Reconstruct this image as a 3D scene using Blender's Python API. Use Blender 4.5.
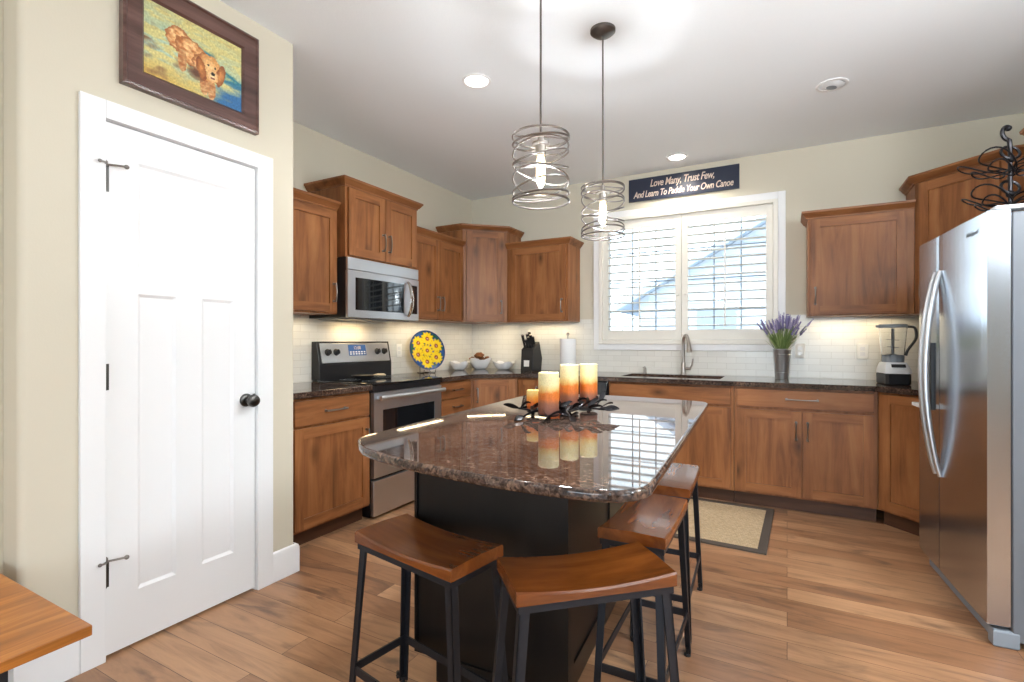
import bpy, bmesh, math, random
from mathutils import Vector, Matrix, noise

for o in list(bpy.data.objects):
    bpy.data.objects.remove(o)
S = bpy.context.scene
COL = S.collection
R = math.radians

# ------------------------------------------------------------------ camera
cam_d = bpy.data.cameras.new('camera')
cam_d.sensor_width = 36
cam_d.lens = 36 * 503.76 / 1024
cam_d.clip_start = 0.05
cam = bpy.data.objects.new('camera', cam_d)
cam.location = (0, 0, 1.209)
cam.rotation_euler = (R(90), 0, R(28.64))
COL.objects.link(cam)
S.camera = cam

# ------------------------------------------------------------------ view + world
S.view_settings.view_transform = 'Standard'
S.view_settings.look = 'None'
S.view_settings.gamma = 1.0
S.view_settings.use_curve_mapping = False
S.view_settings.exposure = 0.10
W = bpy.data.worlds.new('sky')
S.world = W
W.use_nodes = True
bg = W.node_tree.nodes['Background']
bg.inputs[0].default_value = (0.80, 0.91, 1.0, 1)
bg.inputs[1].default_value = 4.4


def light(name, kind, loc, energy, color=(1, 1, 1), rot=(0, 0, 0), size=None, size_y=None, spot=None, radius=None, portal=False):
    d = bpy.data.lights.new(name, kind)
    d.energy = energy
    d.color = color
    if kind == 'AREA':
        d.shape = 'RECTANGLE' if size_y else 'SQUARE'
        d.size = size
        if size_y:
            d.size_y = size_y
        if portal:
            d.cycles.is_portal = True
    if kind == 'SPOT':
        d.spot_size = R(spot)
        d.spot_blend = 0.6
    if radius is not None and kind != 'AREA':
        d.shadow_soft_size = radius
    o = bpy.data.objects.new(name, d)
    o.location = loc
    o.rotation_euler = rot
    COL.objects.link(o)
    return o


DAY = (0.70, 0.86, 1.0)
WARM = (1.0, 0.80, 0.55)
# area lights added as daylight from unseen openings behind the camera
light('added_rear_daylight', 'AREA', (0.3, -6.94, 1.35), 120, DAY, (R(108), 0, 0), 3.3, 2.1)
light('added_side_daylight', 'AREA', (5.44, -1.6, 1.45), 35, DAY, (R(108), 0, R(90)), 2.5, 1.8)
light('daylight_sink_window', 'AREA', (-0.82, 4.86, 1.78), 1, (1, 1, 1), (R(-90), 0, 0), 1.44, 1.05, portal=True)

# ------------------------------------------------------------------ material helpers
def srgb(r, g, b):
    f = lambda c: (c / 255 / 12.92) if c / 255 <= 0.04045 else ((c / 255 + 0.055) / 1.055) ** 2.4
    return (f(r), f(g), f(b), 1)


def newmat(name):
    m = bpy.data.materials.new(name)
    m.use_nodes = True
    nt = m.node_tree
    return m, nt, nt.nodes['Principled BSDF']


def plain(name, col, rough=0.5, metal=0.0, bump=0.0, bscale=200, emit=None, estr=0, spec=0.5, trans=0, ior=1.45, coat=0):
    m, nt, b = newmat(name)
    b.inputs['Base Color'].default_value = col
    b.inputs['Roughness'].default_value = rough
    b.inputs['Metallic'].default_value = metal
    b.inputs['Specular IOR Level'].default_value = spec
    b.inputs['Transmission Weight'].default_value = trans
    b.inputs['IOR'].default_value = ior
    b.inputs['Coat Weight'].default_value = coat
    if emit:
        b.inputs['Emission Color'].default_value = emit
        b.inputs['Emission Strength'].default_value = estr
    n = nt.nodes.new('ShaderNodeTexNoise')
    n.inputs['Scale'].default_value = bscale
    n.inputs['Detail'].default_value = 3
    tc = nt.nodes.new('ShaderNodeTexCoord')
    nt.links.new(tc.outputs['Object'], n.inputs['Vector'])
    if bump > 0:
        bp = nt.nodes.new('ShaderNodeBump')
        bp.inputs['Strength'].default_value = bump
        bp.inputs['Distance'].default_value = 0.002
        nt.links.new(n.outputs['Fac'], bp.inputs['Height'])
        nt.links.new(bp.outputs['Normal'], b.inputs['Normal'])
    return m


def ramp(nt, stops, interp='LINEAR'):
    r = nt.nodes.new('ShaderNodeValToRGB')
    r.color_ramp.interpolation = interp
    e = r.color_ramp.elements
    while len(e) < len(stops):
        e.new(0.5)
    for i, (p, c) in enumerate(stops):
        e[i].position = p
        e[i].color = c
    return r


def mix(nt, a, b, fac, mode='MIX'):
    n = nt.nodes.new('ShaderNodeMix')
    n.data_type = 'RGBA'
    n.blend_type = mode
    for idx, v in ((6, a), (7, b)):
        if hasattr(v, 'is_output') or hasattr(v, 'links'):
            nt.links.new(v, n.inputs[idx])
        else:
            n.inputs[idx].default_value = v
    if hasattr(fac, 'links'):
        nt.links.new(fac, n.inputs[0])
    else:
        n.inputs[0].default_value = fac
    return n.outputs[2]


def wood(name, dark, mid, lightc, axis='z', rough=0.35, grain=1.0, knots=0.85, spec=0.5, coat=0.0):
    m, nt, b = newmat(name)
    L = nt.links.new
    tc = nt.nodes.new('ShaderNodeTexCoord')
    oi = nt.nodes.new('ShaderNodeObjectInfo')
    mul = nt.nodes.new('ShaderNodeVectorMath'); mul.operation = 'SCALE'
    comb = nt.nodes.new('ShaderNodeCombineXYZ')
    L(oi.outputs['Random'], comb.inputs[0]); L(oi.outputs['Random'], comb.inputs[1]); L(oi.outputs['Random'], comb.inputs[2])
    L(comb.outputs[0], mul.inputs[0]); mul.inputs['Scale'].default_value = 13.7
    add = nt.nodes.new('ShaderNodeVectorMath'); add.operation = 'ADD'
    L(tc.outputs['Object'], add.inputs[0]); L(mul.outputs[0], add.inputs[1])
    mp = nt.nodes.new('ShaderNodeMapping')
    sc = {'x': (1.5, 15, 15), 'y': (15, 1.5, 15), 'z': (15, 15, 1.5)}[axis]
    mp.inputs['Scale'].default_value = [s * grain for s in sc]
    L(add.outputs[0], mp.inputs['Vector'])
    n1 = nt.nodes.new('ShaderNodeTexNoise'); n1.inputs['Scale'].default_value = 1.0
    n1.inputs['Detail'].default_value = 6; n1.inputs['Roughness'].default_value = 0.62; n1.inputs['Distortion'].default_value = 0.6
    L(mp.outputs[0], n1.inputs['Vector'])
    r1 = ramp(nt, [(0.28, dark), (0.52, mid), (0.78, lightc)])
    L(n1.outputs['Fac'], r1.inputs[0])
    # broad tone drift
    n2 = nt.nodes.new('ShaderNodeTexNoise'); n2.inputs['Scale'].default_value = 2.6; n2.inputs['Detail'].default_value = 3
    L(add.outputs[0], n2.inputs['Vector'])
    r2 = ramp(nt, [(0.3, (0.74, 0.71, 0.69, 1)), (0.7, (1.1, 1.08, 1.05, 1))])
    L(n2.outputs['Fac'], r2.inputs[0])
    c = mix(nt, r1.outputs[0], r2.outputs[0], 0.7, 'MULTIPLY')
    if knots > 0:
        mpk = nt.nodes.new('ShaderNodeMapping')
        sk = {'x': (3.0, 6.5, 6.5), 'y': (6.5, 3.0, 6.5), 'z': (6.5, 6.5, 3.0)}[axis]
        mpk.inputs['Scale'].default_value = sk
        L(add.outputs[0], mpk.inputs['Vector'])
        v = nt.nodes.new('ShaderNodeTexVoronoi'); v.inputs['Scale'].default_value = 0.8
        L(mpk.outputs[0], v.inputs['Vector'])
        rk = ramp(nt, [(0.02, (1, 1, 1, 1)), (0.10, (0.55, 0.55, 0.55, 1)), (0.22, (0, 0, 0, 1))])
        L(v.outputs['Distance'], rk.inputs[0])
        mm = nt.nodes.new('ShaderNodeMath'); mm.operation = 'MULTIPLY'; mm.inputs[1].default_value = knots
        L(rk.outputs[0], mm.inputs[0])
        c = mix(nt, c, tuple(x * 0.35 for x in dark[:3]) + (1,), mm.outputs[0])
    L(c, b.inputs['Base Color'])
    b.inputs['Roughness'].default_value = rough
    b.inputs['Specular IOR Level'].default_value = spec
    b.inputs['Coat Weight'].default_value = coat
    bp = nt.nodes.new('ShaderNodeBump'); bp.inputs['Strength'].default_value = 0.05; bp.inputs['Distance'].default_value = 0.001
    L(n1.outputs['Fac'], bp.inputs['Height']); L(bp.outputs[0], b.inputs['Normal'])
    return m


def granite(name, tone=1.0):
    m, nt, b = newmat(name)
    L = nt.links.new
    tc = nt.nodes.new('ShaderNodeTexCoord')
    n0 = nt.nodes.new('ShaderNodeTexNoise'); n0.inputs['Scale'].default_value = 30; n0.inputs['Detail'].default_value = 4
    L(tc.outputs['Object'], n0.inputs['Vector'])
    warp = nt.nodes.new('ShaderNodeVectorMath'); warp.operation = 'SCALE'; warp.inputs['Scale'].default_value = 0.03
    L(n0.outputs['Color'], warp.inputs[0])
    ad = nt.nodes.new('ShaderNodeVectorMath'); ad.operation = 'ADD'
    L(tc.outputs['Object'], ad.inputs[0]); L(warp.outputs[0], ad.inputs[1])
    v = nt.nodes.new('ShaderNodeTexVoronoi'); v.inputs['Scale'].default_value = 90
    L(ad.outputs[0], v.inputs['Vector'])
    sep = nt.nodes.new('ShaderNodeSeparateColor'); L(v.outputs['Color'], sep.inputs[0])
    t = lambda r, g, bb: srgb(r * tone, g * tone, bb * tone)
    rc = ramp(nt, [(0.0, t(30, 27, 27)), (0.24, t(62, 53, 49)), (0.46, t(98, 78, 70)), (0.66, t(132, 106, 94)), (0.82, t(172, 142, 122)), (0.93, t(92, 88, 90))], 'CONSTANT')
    L(sep.outputs[0], rc.inputs[0])
    n2 = nt.nodes.new('ShaderNodeTexNoise'); n2.inputs['Scale'].default_value = 95; n2.inputs['Detail'].default_value = 6; n2.inputs['Roughness'].default_value = 0.7
    L(tc.outputs['Object'], n2.inputs['Vector'])
    r2 = ramp(nt, [(0.33, t(20, 17, 17)), (0.5, t(104, 82, 72)), (0.68, t(190, 156, 132))])
    L(n2.outputs['Fac'], r2.inputs[0])
    c = mix(nt, rc.outputs[0], r2.outputs[0], 0.58)
    n3 = nt.nodes.new('ShaderNodeTexNoise'); n3.inputs['Scale'].default_value = 9; n3.inputs['Detail'].default_value = 4
    L(tc.outputs['Object'], n3.inputs['Vector'])
    r3 = ramp(nt, [(0.35, (0.45, 0.45, 0.48, 1)), (0.65, (1.1, 1.05, 1.0, 1))])
    L(n3.outputs['Fac'], r3.inputs[0])
    c = mix(nt, c, r3.outputs[0], 0.8, 'MULTIPLY')
    L(c, b.inputs['Base Color'])
    b.inputs['Roughness'].default_value = 0.03
    b.inputs['Specular IOR Level'].default_value = 0.5
    return m


def floor_mat():
    m, nt, b = newmat('hickory_planks')
    L = nt.links.new
    tc = nt.nodes.new('ShaderNodeTexCoord')
    br = nt.nodes.new('ShaderNodeTexBrick')
    br.offset = 0.37; br.squash = 1.0
    br.inputs['Scale'].default_value = 1.0
    br.inputs['Brick Width'].default_value = 1.25
    br.inputs['Row Height'].default_value = 0.128
    br.inputs['Mortar Size'].default_value = 0.0012
    br.inputs['Mortar Smooth'].default_value = 0.3
    br.inputs['Color1'].default_value = srgb(148, 106, 76)
    br.inputs['Color2'].default_value = srgb(192, 149, 112)
    br.inputs['Mortar'].default_value = srgb(80, 54, 38)
    L(tc.outputs['Object'], br.inputs['Vector'])
    # per plank random shift for the grain
    br2 = nt.nodes.new('ShaderNodeTexBrick')
    br2.offset = 0.37
    for k in ('Scale', 'Brick Width', 'Row Height'):
        br2.inputs[k].default_value = br.inputs[k].default_value
    br2.inputs['Mortar Size'].default_value = 0
    br2.inputs['Color1'].default_value = (0, 0, 0, 1); br2.inputs['Color2'].default_value = (1, 1, 1, 1)
    L(tc.outputs['Object'], br2.inputs['Vector'])
    sh = nt.nodes.new('ShaderNodeVectorMath'); sh.operation = 'SCALE'; sh.inputs['Scale'].default_value = 9.0
    L(br2.outputs['Color'], sh.inputs[0])
    ad = nt.nodes.new('ShaderNodeVectorMath'); ad.operation = 'ADD'
    L(tc.outputs['Object'], ad.inputs[0]); L(sh.outputs[0], ad.inputs[1])
    mp = nt.nodes.new('ShaderNodeMapping'); mp.inputs['Scale'].default_value = (1.7, 16, 1)
    L(ad.outputs[0], mp.inputs['Vector'])
    n = nt.nodes.new('ShaderNodeTexNoise'); n.inputs['Scale'].default_value = 1; n.inputs['Detail'].default_value = 7; n.inputs['Roughness'].default_value = 0.65; n.inputs['Distortion'].default_value = 1.2
    L(mp.outputs[0], n.inputs['Vector'])
    r = ramp(nt, [(0.25, (0.42, 0.38, 0.36, 1)), (0.47, (0.9, 0.88, 0.86, 1)), (0.72, (1.22, 1.2, 1.18, 1))])
    L(n.outputs['Fac'], r.inputs[0])
    c = mix(nt, br.outputs['Color'], r.outputs[0], 0.85, 'MULTIPLY')
    mp3 = nt.nodes.new('ShaderNodeMapping'); mp3.inputs['Scale'].default_value = (1.6, 5.5, 1)
    L(ad.outputs[0], mp3.inputs['Vector'])
    n3 = nt.nodes.new('ShaderNodeTexNoise'); n3.inputs['Scale'].default_value = 1.3; n3.inputs['Detail'].default_value = 5; n3.inputs['Distortion'].default_value = 1.5
    L(mp3.outputs[0], n3.inputs['Vector'])
    r3 = ramp(nt, [(0.56, (0, 0, 0, 1)), (0.72, (0.8, 0.8, 0.8, 1))])
    L(n3.outputs['Fac'], r3.inputs[0])
    c = mix(nt, c, srgb(98, 74, 60), r3.outputs[0])
    L(c, b.inputs['Base Color'])
    b.inputs['Roughness'].default_value = 0.34
    bp = nt.nodes.new('ShaderNodeBump'); bp.inputs['Strength'].default_value = 0.15; bp.inputs['Distance'].default_value = 0.001
    L(n.outputs['Fac'], bp.inputs['Height']); L(bp.outputs[0], b.inputs['Normal'])
    return m


def tile_mat(name, horiz):
    m, nt, b = newmat(name)
    L = nt.links.new
    tc = nt.nodes.new('ShaderNodeTexCoord')
    sp = nt.nodes.new('ShaderNodeSeparateXYZ'); L(tc.outputs['Object'], sp.inputs[0])
    cb = nt.nodes.new('ShaderNodeCombineXYZ')
    L(sp.outputs[horiz], cb.inputs[0]); L(sp.outputs[2], cb.inputs[1])
    br = nt.nodes.new('ShaderNodeTexBrick'); br.offset = 0.5
    br.inputs['Scale'].default_value = 1.0
    br.inputs['Brick Width'].default_value = 0.152
    br.inputs['Row Height'].default_value = 0.051
    br.inputs['Mortar Size'].default_value = 0.0014
    br.inputs['Mortar Smooth'].default_value = 0.4
    br.inputs['Color1'].default_value = srgb(232, 230, 222)
    br.inputs['Color2'].default_value = srgb(226, 224, 216)
    br.inputs['Mortar'].default_value = srgb(204, 200, 190)
    L(cb.outputs[0], br.inputs['Vector'])
    L(br.outputs['Color'], b.inputs['Base Color'])
    b.inputs['Roughness'].default_value = 0.18
    bp = nt.nodes.new('ShaderNodeBump'); bp.inputs['Strength'].default_value = 0.3; bp.inputs['Distance'].default_value = 0.001; bp.invert = True
    L(br.outputs['Fac'], bp.inputs['Height']); L(bp.outputs[0], b.inputs['Normal'])
    return m


def steel(name, col=(0.60, 0.61, 0.63, 1), rough=0.26, axis='z'):
    m, nt, b = newmat(name)
    L = nt.links.new
    b.inputs['Base Color'].default_value = col
    b.inputs['Metallic'].default_value = 1
    tc = nt.nodes.new('ShaderNodeTexCoord')
    mp = nt.nodes.new('ShaderNodeMapping')
    mp.inputs['Scale'].default_value = (3, 3, 400) if axis == 'x' else (400, 400, 3)
    L(tc.outputs['Object'], mp.inputs['Vector'])
    n = nt.nodes.new('ShaderNodeTexNoise'); n.inputs['Scale'].default_value = 1; n.inputs['Detail'].default_value = 2
    L(mp.outputs[0], n.inputs['Vector'])
    r = ramp(nt, [(0.3, (rough * 0.93,) * 3 + (1,)), (0.7, (rough * 1.07,) * 3 + (1,))])
    L(n.outputs['Fac'], r.inputs[0]); L(r.outputs[0], b.inputs['Roughness'])
    return m


def vcol(name, rough=0.5, bump=0.0):
    m, nt, b = newmat(name)
    a = nt.nodes.new('ShaderNodeVertexColor'); a.layer_name = 'paint'
    nt.links.new(a.outputs['Color'], b.inputs['Base Color'])
    b.inputs['Roughness'].default_value = rough
    if bump:
        tc = nt.nodes.new('ShaderNodeTexCoord')
        n = nt.nodes.new('ShaderNodeTexNoise'); n.inputs['Scale'].default_value = 120; n.inputs['Detail'].default_value = 4
        nt.links.new(tc.outputs['Object'], n.inputs['Vector'])
        bp = nt.nodes.new('ShaderNodeBump'); bp.inputs['Strength'].default_value = bump; bp.inputs['Distance'].default_value = 0.002
        nt.links.new(n.outputs['Fac'], bp.inputs['Height']); nt.links.new(bp.outputs[0], b.inputs['Normal'])
    return m


def pane_mat():
    m = bpy.data.materials.new('clear_pane'); m.use_nodes = True
    nt = m.node_tree; nt.nodes.clear()
    out = nt.nodes.new('ShaderNodeOutputMaterial')
    t = nt.nodes.new('ShaderNodeBsdfTransparent'); t.inputs[0].default_value = (0.96, 0.98, 0.98, 1)
    g = nt.nodes.new('ShaderNodeBsdfGlossy'); g.inputs['Roughness'].default_value = 0.02
    fr = nt.nodes.new('ShaderNodeFresnel'); fr.inputs[0].default_value = 1.45
    mx = nt.nodes.new('ShaderNodeMixShader')
    nt.links.new(fr.outputs[0], mx.inputs[0]); nt.links.new(t.outputs[0], mx.inputs[1]); nt.links.new(g.outputs[0], mx.inputs[2])
    nt.links.new(mx.outputs[0], out.inputs[0])
    return m


def candle_mat(name, stops):
    m, nt, b = newmat(name)
    L = nt.links.new
    tc = nt.nodes.new('ShaderNodeTexCoord')
    sp = nt.nodes.new('ShaderNodeSeparateXYZ'); L(tc.outputs['Generated'], sp.inputs[0])
    n = nt.nodes.new('ShaderNodeTexNoise'); n.inputs['Scale'].default_value = 5; n.inputs['Detail'].default_value = 6
    L(tc.outputs['Generated'], n.inputs['Vector'])
    mm = nt.nodes.new('ShaderNodeMath'); mm.operation = 'MULTIPLY_ADD'; mm.inputs[1].default_value = 0.16; 
    L(n.outputs['Fac'], mm.inputs[0]); L(sp.outputs[2], mm.inputs[2])
    r = ramp(nt, stops)
    L(mm.outputs[0], r.inputs[0])
    n2 = nt.nodes.new('ShaderNodeTexNoise'); n2.inputs['Scale'].default_value = 26; n2.inputs['Detail'].default_value = 3
    L(tc.outputs['Generated'], n2.inputs['Vector'])
    r2 = ramp(nt, [(0.35, (0.72, 0.7, 0.7, 1)), (0.6, (1.05, 1.05, 1.05, 1))]); L(n2.outputs['Fac'], r2.inputs[0])
    c = mix(nt, r.outputs[0], r2.outputs[0], 0.6, 'MULTIPLY')
    L(c, b.inputs['Base Color'])
    b.inputs['Roughness'].default_value = 0.45
    b.inputs['Subsurface Weight'].default_value = 0.15
    b.inputs['Subsurface Radius'].default_value = (0.01, 0.006, 0.003)
    return m


def weave_mat():
    m, nt, b = newmat('sisal_weave')
    L = nt.links.new
    tc = nt.nodes.new('ShaderNodeTexCoord')
    br = nt.nodes.new('ShaderNodeTexBrick'); br.offset = 0.5
    br.inputs['Scale'].default_value = 1; br.inputs['Brick Width'].default_value = 0.018; br.inputs['Row Height'].default_value = 0.009
    br.inputs['Mortar Size'].default_value = 0.0012
    br.inputs['Color1'].default_value = srgb(214, 192, 158); br.inputs['Color2'].default_value = srgb(196, 172, 136); br.inputs['Mortar'].default_value = srgb(172, 146, 110)
    L(tc.outputs['Object'], br.inputs['Vector'])
    n = nt.nodes.new('ShaderNodeTexNoise'); n.inputs['Scale'].default_value = 60
    L(tc.outputs['Object'], n.inputs['Vector'])
    r = ramp(nt, [(0.3, (0.8, 0.8, 0.8, 1)), (0.7, (1.1, 1.1, 1.1, 1))]); L(n.outputs['Fac'], r.inputs[0])
    L(mix(nt, br.outputs['Color'], r.outputs[0], 0.8, 'MULTIPLY'), b.inputs['Base Color'])
    b.inputs['Roughness'].default_value = 0.9
    return m


M = {}
M['wall'] = plain('greige_paint', srgb(211, 203, 184), 0.75, bump=0.12, bscale=160, spec=0.3)
M['ceil'] = plain('ceiling_paint', srgb(244, 248, 251), 0.9, bump=0.35, bscale=110, spec=0.2)
M['white'] = plain('white_trim_paint', srgb(240, 240, 240), 0.38, spec=0.4)
M['shutter'] = plain('shutter_white', srgb(236, 232, 222), 0.42)
M['floor'] = floor_mat()
M['tile_b'] = tile_mat('subway_tile_back', 0)
M['tile_l'] = tile_mat('subway_tile_side', 1)
AD, AM, AL = srgb(110, 68, 40), srgb(151, 98, 59), srgb(174, 120, 76)
M['wood_v'] = wood('knotty_alder_upright', AD, AM, AL, 'z', 0.4, spec=0.3)
M['wood_h'] = wood('knotty_alder_level', AD, AM, AL, 'x', 0.4, spec=0.3)
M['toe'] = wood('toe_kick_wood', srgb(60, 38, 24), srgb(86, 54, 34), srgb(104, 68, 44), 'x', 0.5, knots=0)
M['granite'] = granite('brown_granite', 0.84)
M['granite_d'] = granite('brown_granite_perimeter', 0.74)
M['island'] = wood('black_stained_wood', srgb(8, 7, 7), srgb(14, 12, 12), srgb(21, 18, 18), 'z', 0.33, knots=0)
M['seat'] = wood('walnut_seat', srgb(84, 43, 15), srgb(130, 70, 26), srgb(160, 92, 38), 'x', 0.27, grain=0.8, knots=0, spec=0.6, coat=0.15)
M['table'] = wood('honey_table', srgb(112, 62, 20), srgb(182, 112, 44), srgb(224, 160, 84), 'y', 0.3, grain=1.1, knots=0.5, coat=0.1)
M['iron'] = plain('blackened_iron', srgb(50, 52, 58), 0.42, 0.6, bump=0.1, bscale=90)
M['darkiron'] = plain('dark_wrought_iron', srgb(38, 36, 38), 0.38, 0.75, bump=0.15, bscale=120)
M['steel'] = steel('brushed_stainless', rough=0.24)
M['steel_f'] = steel('brushed_stainless_doors', (0.55, 0.60, 0.67, 1), 0.2)
M['steel_h'] = plain('satin_handle', (0.60, 0.62, 0.65, 1), 0.36, 1)
M['steel_x'] = steel('brushed_stainless_level', (0.64, 0.67, 0.71, 1), 0.38, axis='x')
M['nickel'] = plain('brushed_nickel', (0.46, 0.43, 0.40, 1), 0.28, 1)
M['pull'] = plain('antique_pewter_pull', (0.27, 0.245, 0.225, 1), 0.3, 1)
M['pewter'] = plain('dark_pewter', (0.27, 0.25, 0.235, 1), 0.3, 1)
M['chrome'] = plain('chrome', (0.8, 0.8, 0.8, 1), 0.1, 1)
M['bronze'] = plain('grey_bronze', srgb(112, 108, 104), 0.35, 0.85)
M['blackglass'] = plain('black_glass', (0.006, 0.007, 0.009, 1), 0.04, spec=0.8)
M['black'] = plain('black_enamel', (0.012, 0.012, 0.014, 1), 0.3)
M['blackplastic'] = plain('black_plastic', (0.02, 0.02, 0.022, 1), 0.4)
M['greyplastic'] = plain('grey_plastic', srgb(134, 142, 150), 0.45)
M['silver'] = plain('silver_plastic', srgb(226, 228, 230), 0.32)
M['white_gloss'] = plain('white_ceramic', srgb(238, 238, 238), 0.15, spec=0.6)
M['plate_w'] = plain('white_plastic', srgb(246, 245, 240), 0.4)
M['paper'] = plain('paper_towel', srgb(240, 240, 240), 0.9, bump=0.4, bscale=120)
M['pane'] = pane_mat()
M['muntin'] = plain('window_vinyl', srgb(150, 158, 168), 0.5)
M['glow'] = plain('lamp_glow', (1, 1, 1, 1), 0.5, emit=(1.0, 0.93, 0.82, 1), estr=9)
M['filament'] = plain('filament_glow', (1, 0.9, 0.7, 1), 0.5, emit=(1.0, 0.74, 0.38, 1), estr=9)
M['navy'] = plain('navy_board', srgb(44, 50, 68), 0.3, bump=0.05)
M['letter'] = plain('cream_lettering', srgb(226, 206, 190), 0.5)
M['lcd'] = plain('blue_display', (0.02, 0.03, 0.06, 1), 0.1, emit=(0.12, 0.3, 0.7, 1), estr=0.35)
M['frame'] = wood('mahogany_frame', srgb(58, 36, 32), srgb(90, 62, 56), srgb(122, 92, 84), 'x', 0.28, knots=0, coat=0.3)
M['paint'] = vcol('oil_paint', 0.5, 0.25)
M['plateglaze'] = vcol('painted_glaze', 0.15)
M['galv'] = plain('galvanised_metal', (0.66, 0.70, 0.73, 1), 0.28, 0.9, bump=0.1, bscale=60)
M['lav'] = plain('lavender_bloom', srgb(124, 116, 158), 0.8, bump=0.3, bscale=300)
M['lav2'] = plain('lavender_bloom_pale', srgb(168, 158, 192), 0.8, bump=0.3, bscale=300)
M['leaf'] = plain('lavender_leaf', srgb(150, 168, 104), 0.7)
M['leaf2'] = plain('lavender_leaf_dark', srgb(112, 136, 76), 0.7)
M['sisal'] = weave_mat()
M['rugedge'] = plain('rug_binding', srgb(84, 74, 66), 0.9, bump=0.3, bscale=300)
M['pod'] = wood('rough_brown_skin', srgb(70, 40, 20), srgb(128, 80, 44), srgb(160, 108, 62), 'x', 0.8, grain=3, knots=0)
M['clear'] = plain('clear_plastic', (0.93, 0.95, 0.97, 1), 0.03, trans=1.0, ior=1.2)
M['hardware'] = plain('dark_door_hardware', (0.09, 0.085, 0.08, 1), 0.32, 1)
M['case'] = plain('fridge_case_paint', srgb(104, 108, 114), 0.45)
M['burner'] = plain('burner_print', (0.05, 0.05, 0.055, 1), 0.12)
M['snow'] = plain('frosted_lawn', srgb(190, 198, 202), 0.9, bump=0.4, bscale=20)
M['siding'] = plain('pale_siding', srgb(186, 192, 202), 0.8)
M['roof'] = plain('grey_shingles', srgb(168, 176, 188), 0.9, bump=0.5, bscale=60)
M['bush'] = plain('frosty_twigs', srgb(120, 140, 138), 0.9)
CS = [(0.05, srgb(112, 66, 56)), (0.34, srgb(150, 92, 66)), (0.46, srgb(214, 112, 40)), (0.60, srgb(226, 124, 38)), (0.68, srgb(238, 198, 120)), (0.80, srgb(244, 226, 168)), (1.0, srgb(246, 232, 180))]
M['candle'] = candle_mat('banded_wax', CS)
M['candle_s'] = candle_mat('banded_wax_small', [(0.1, srgb(188, 84, 30)), (0.45, srgb(228, 112, 24)), (0.72, srgb(240, 160, 60)), (0.95, srgb(246, 214, 130))])


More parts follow.
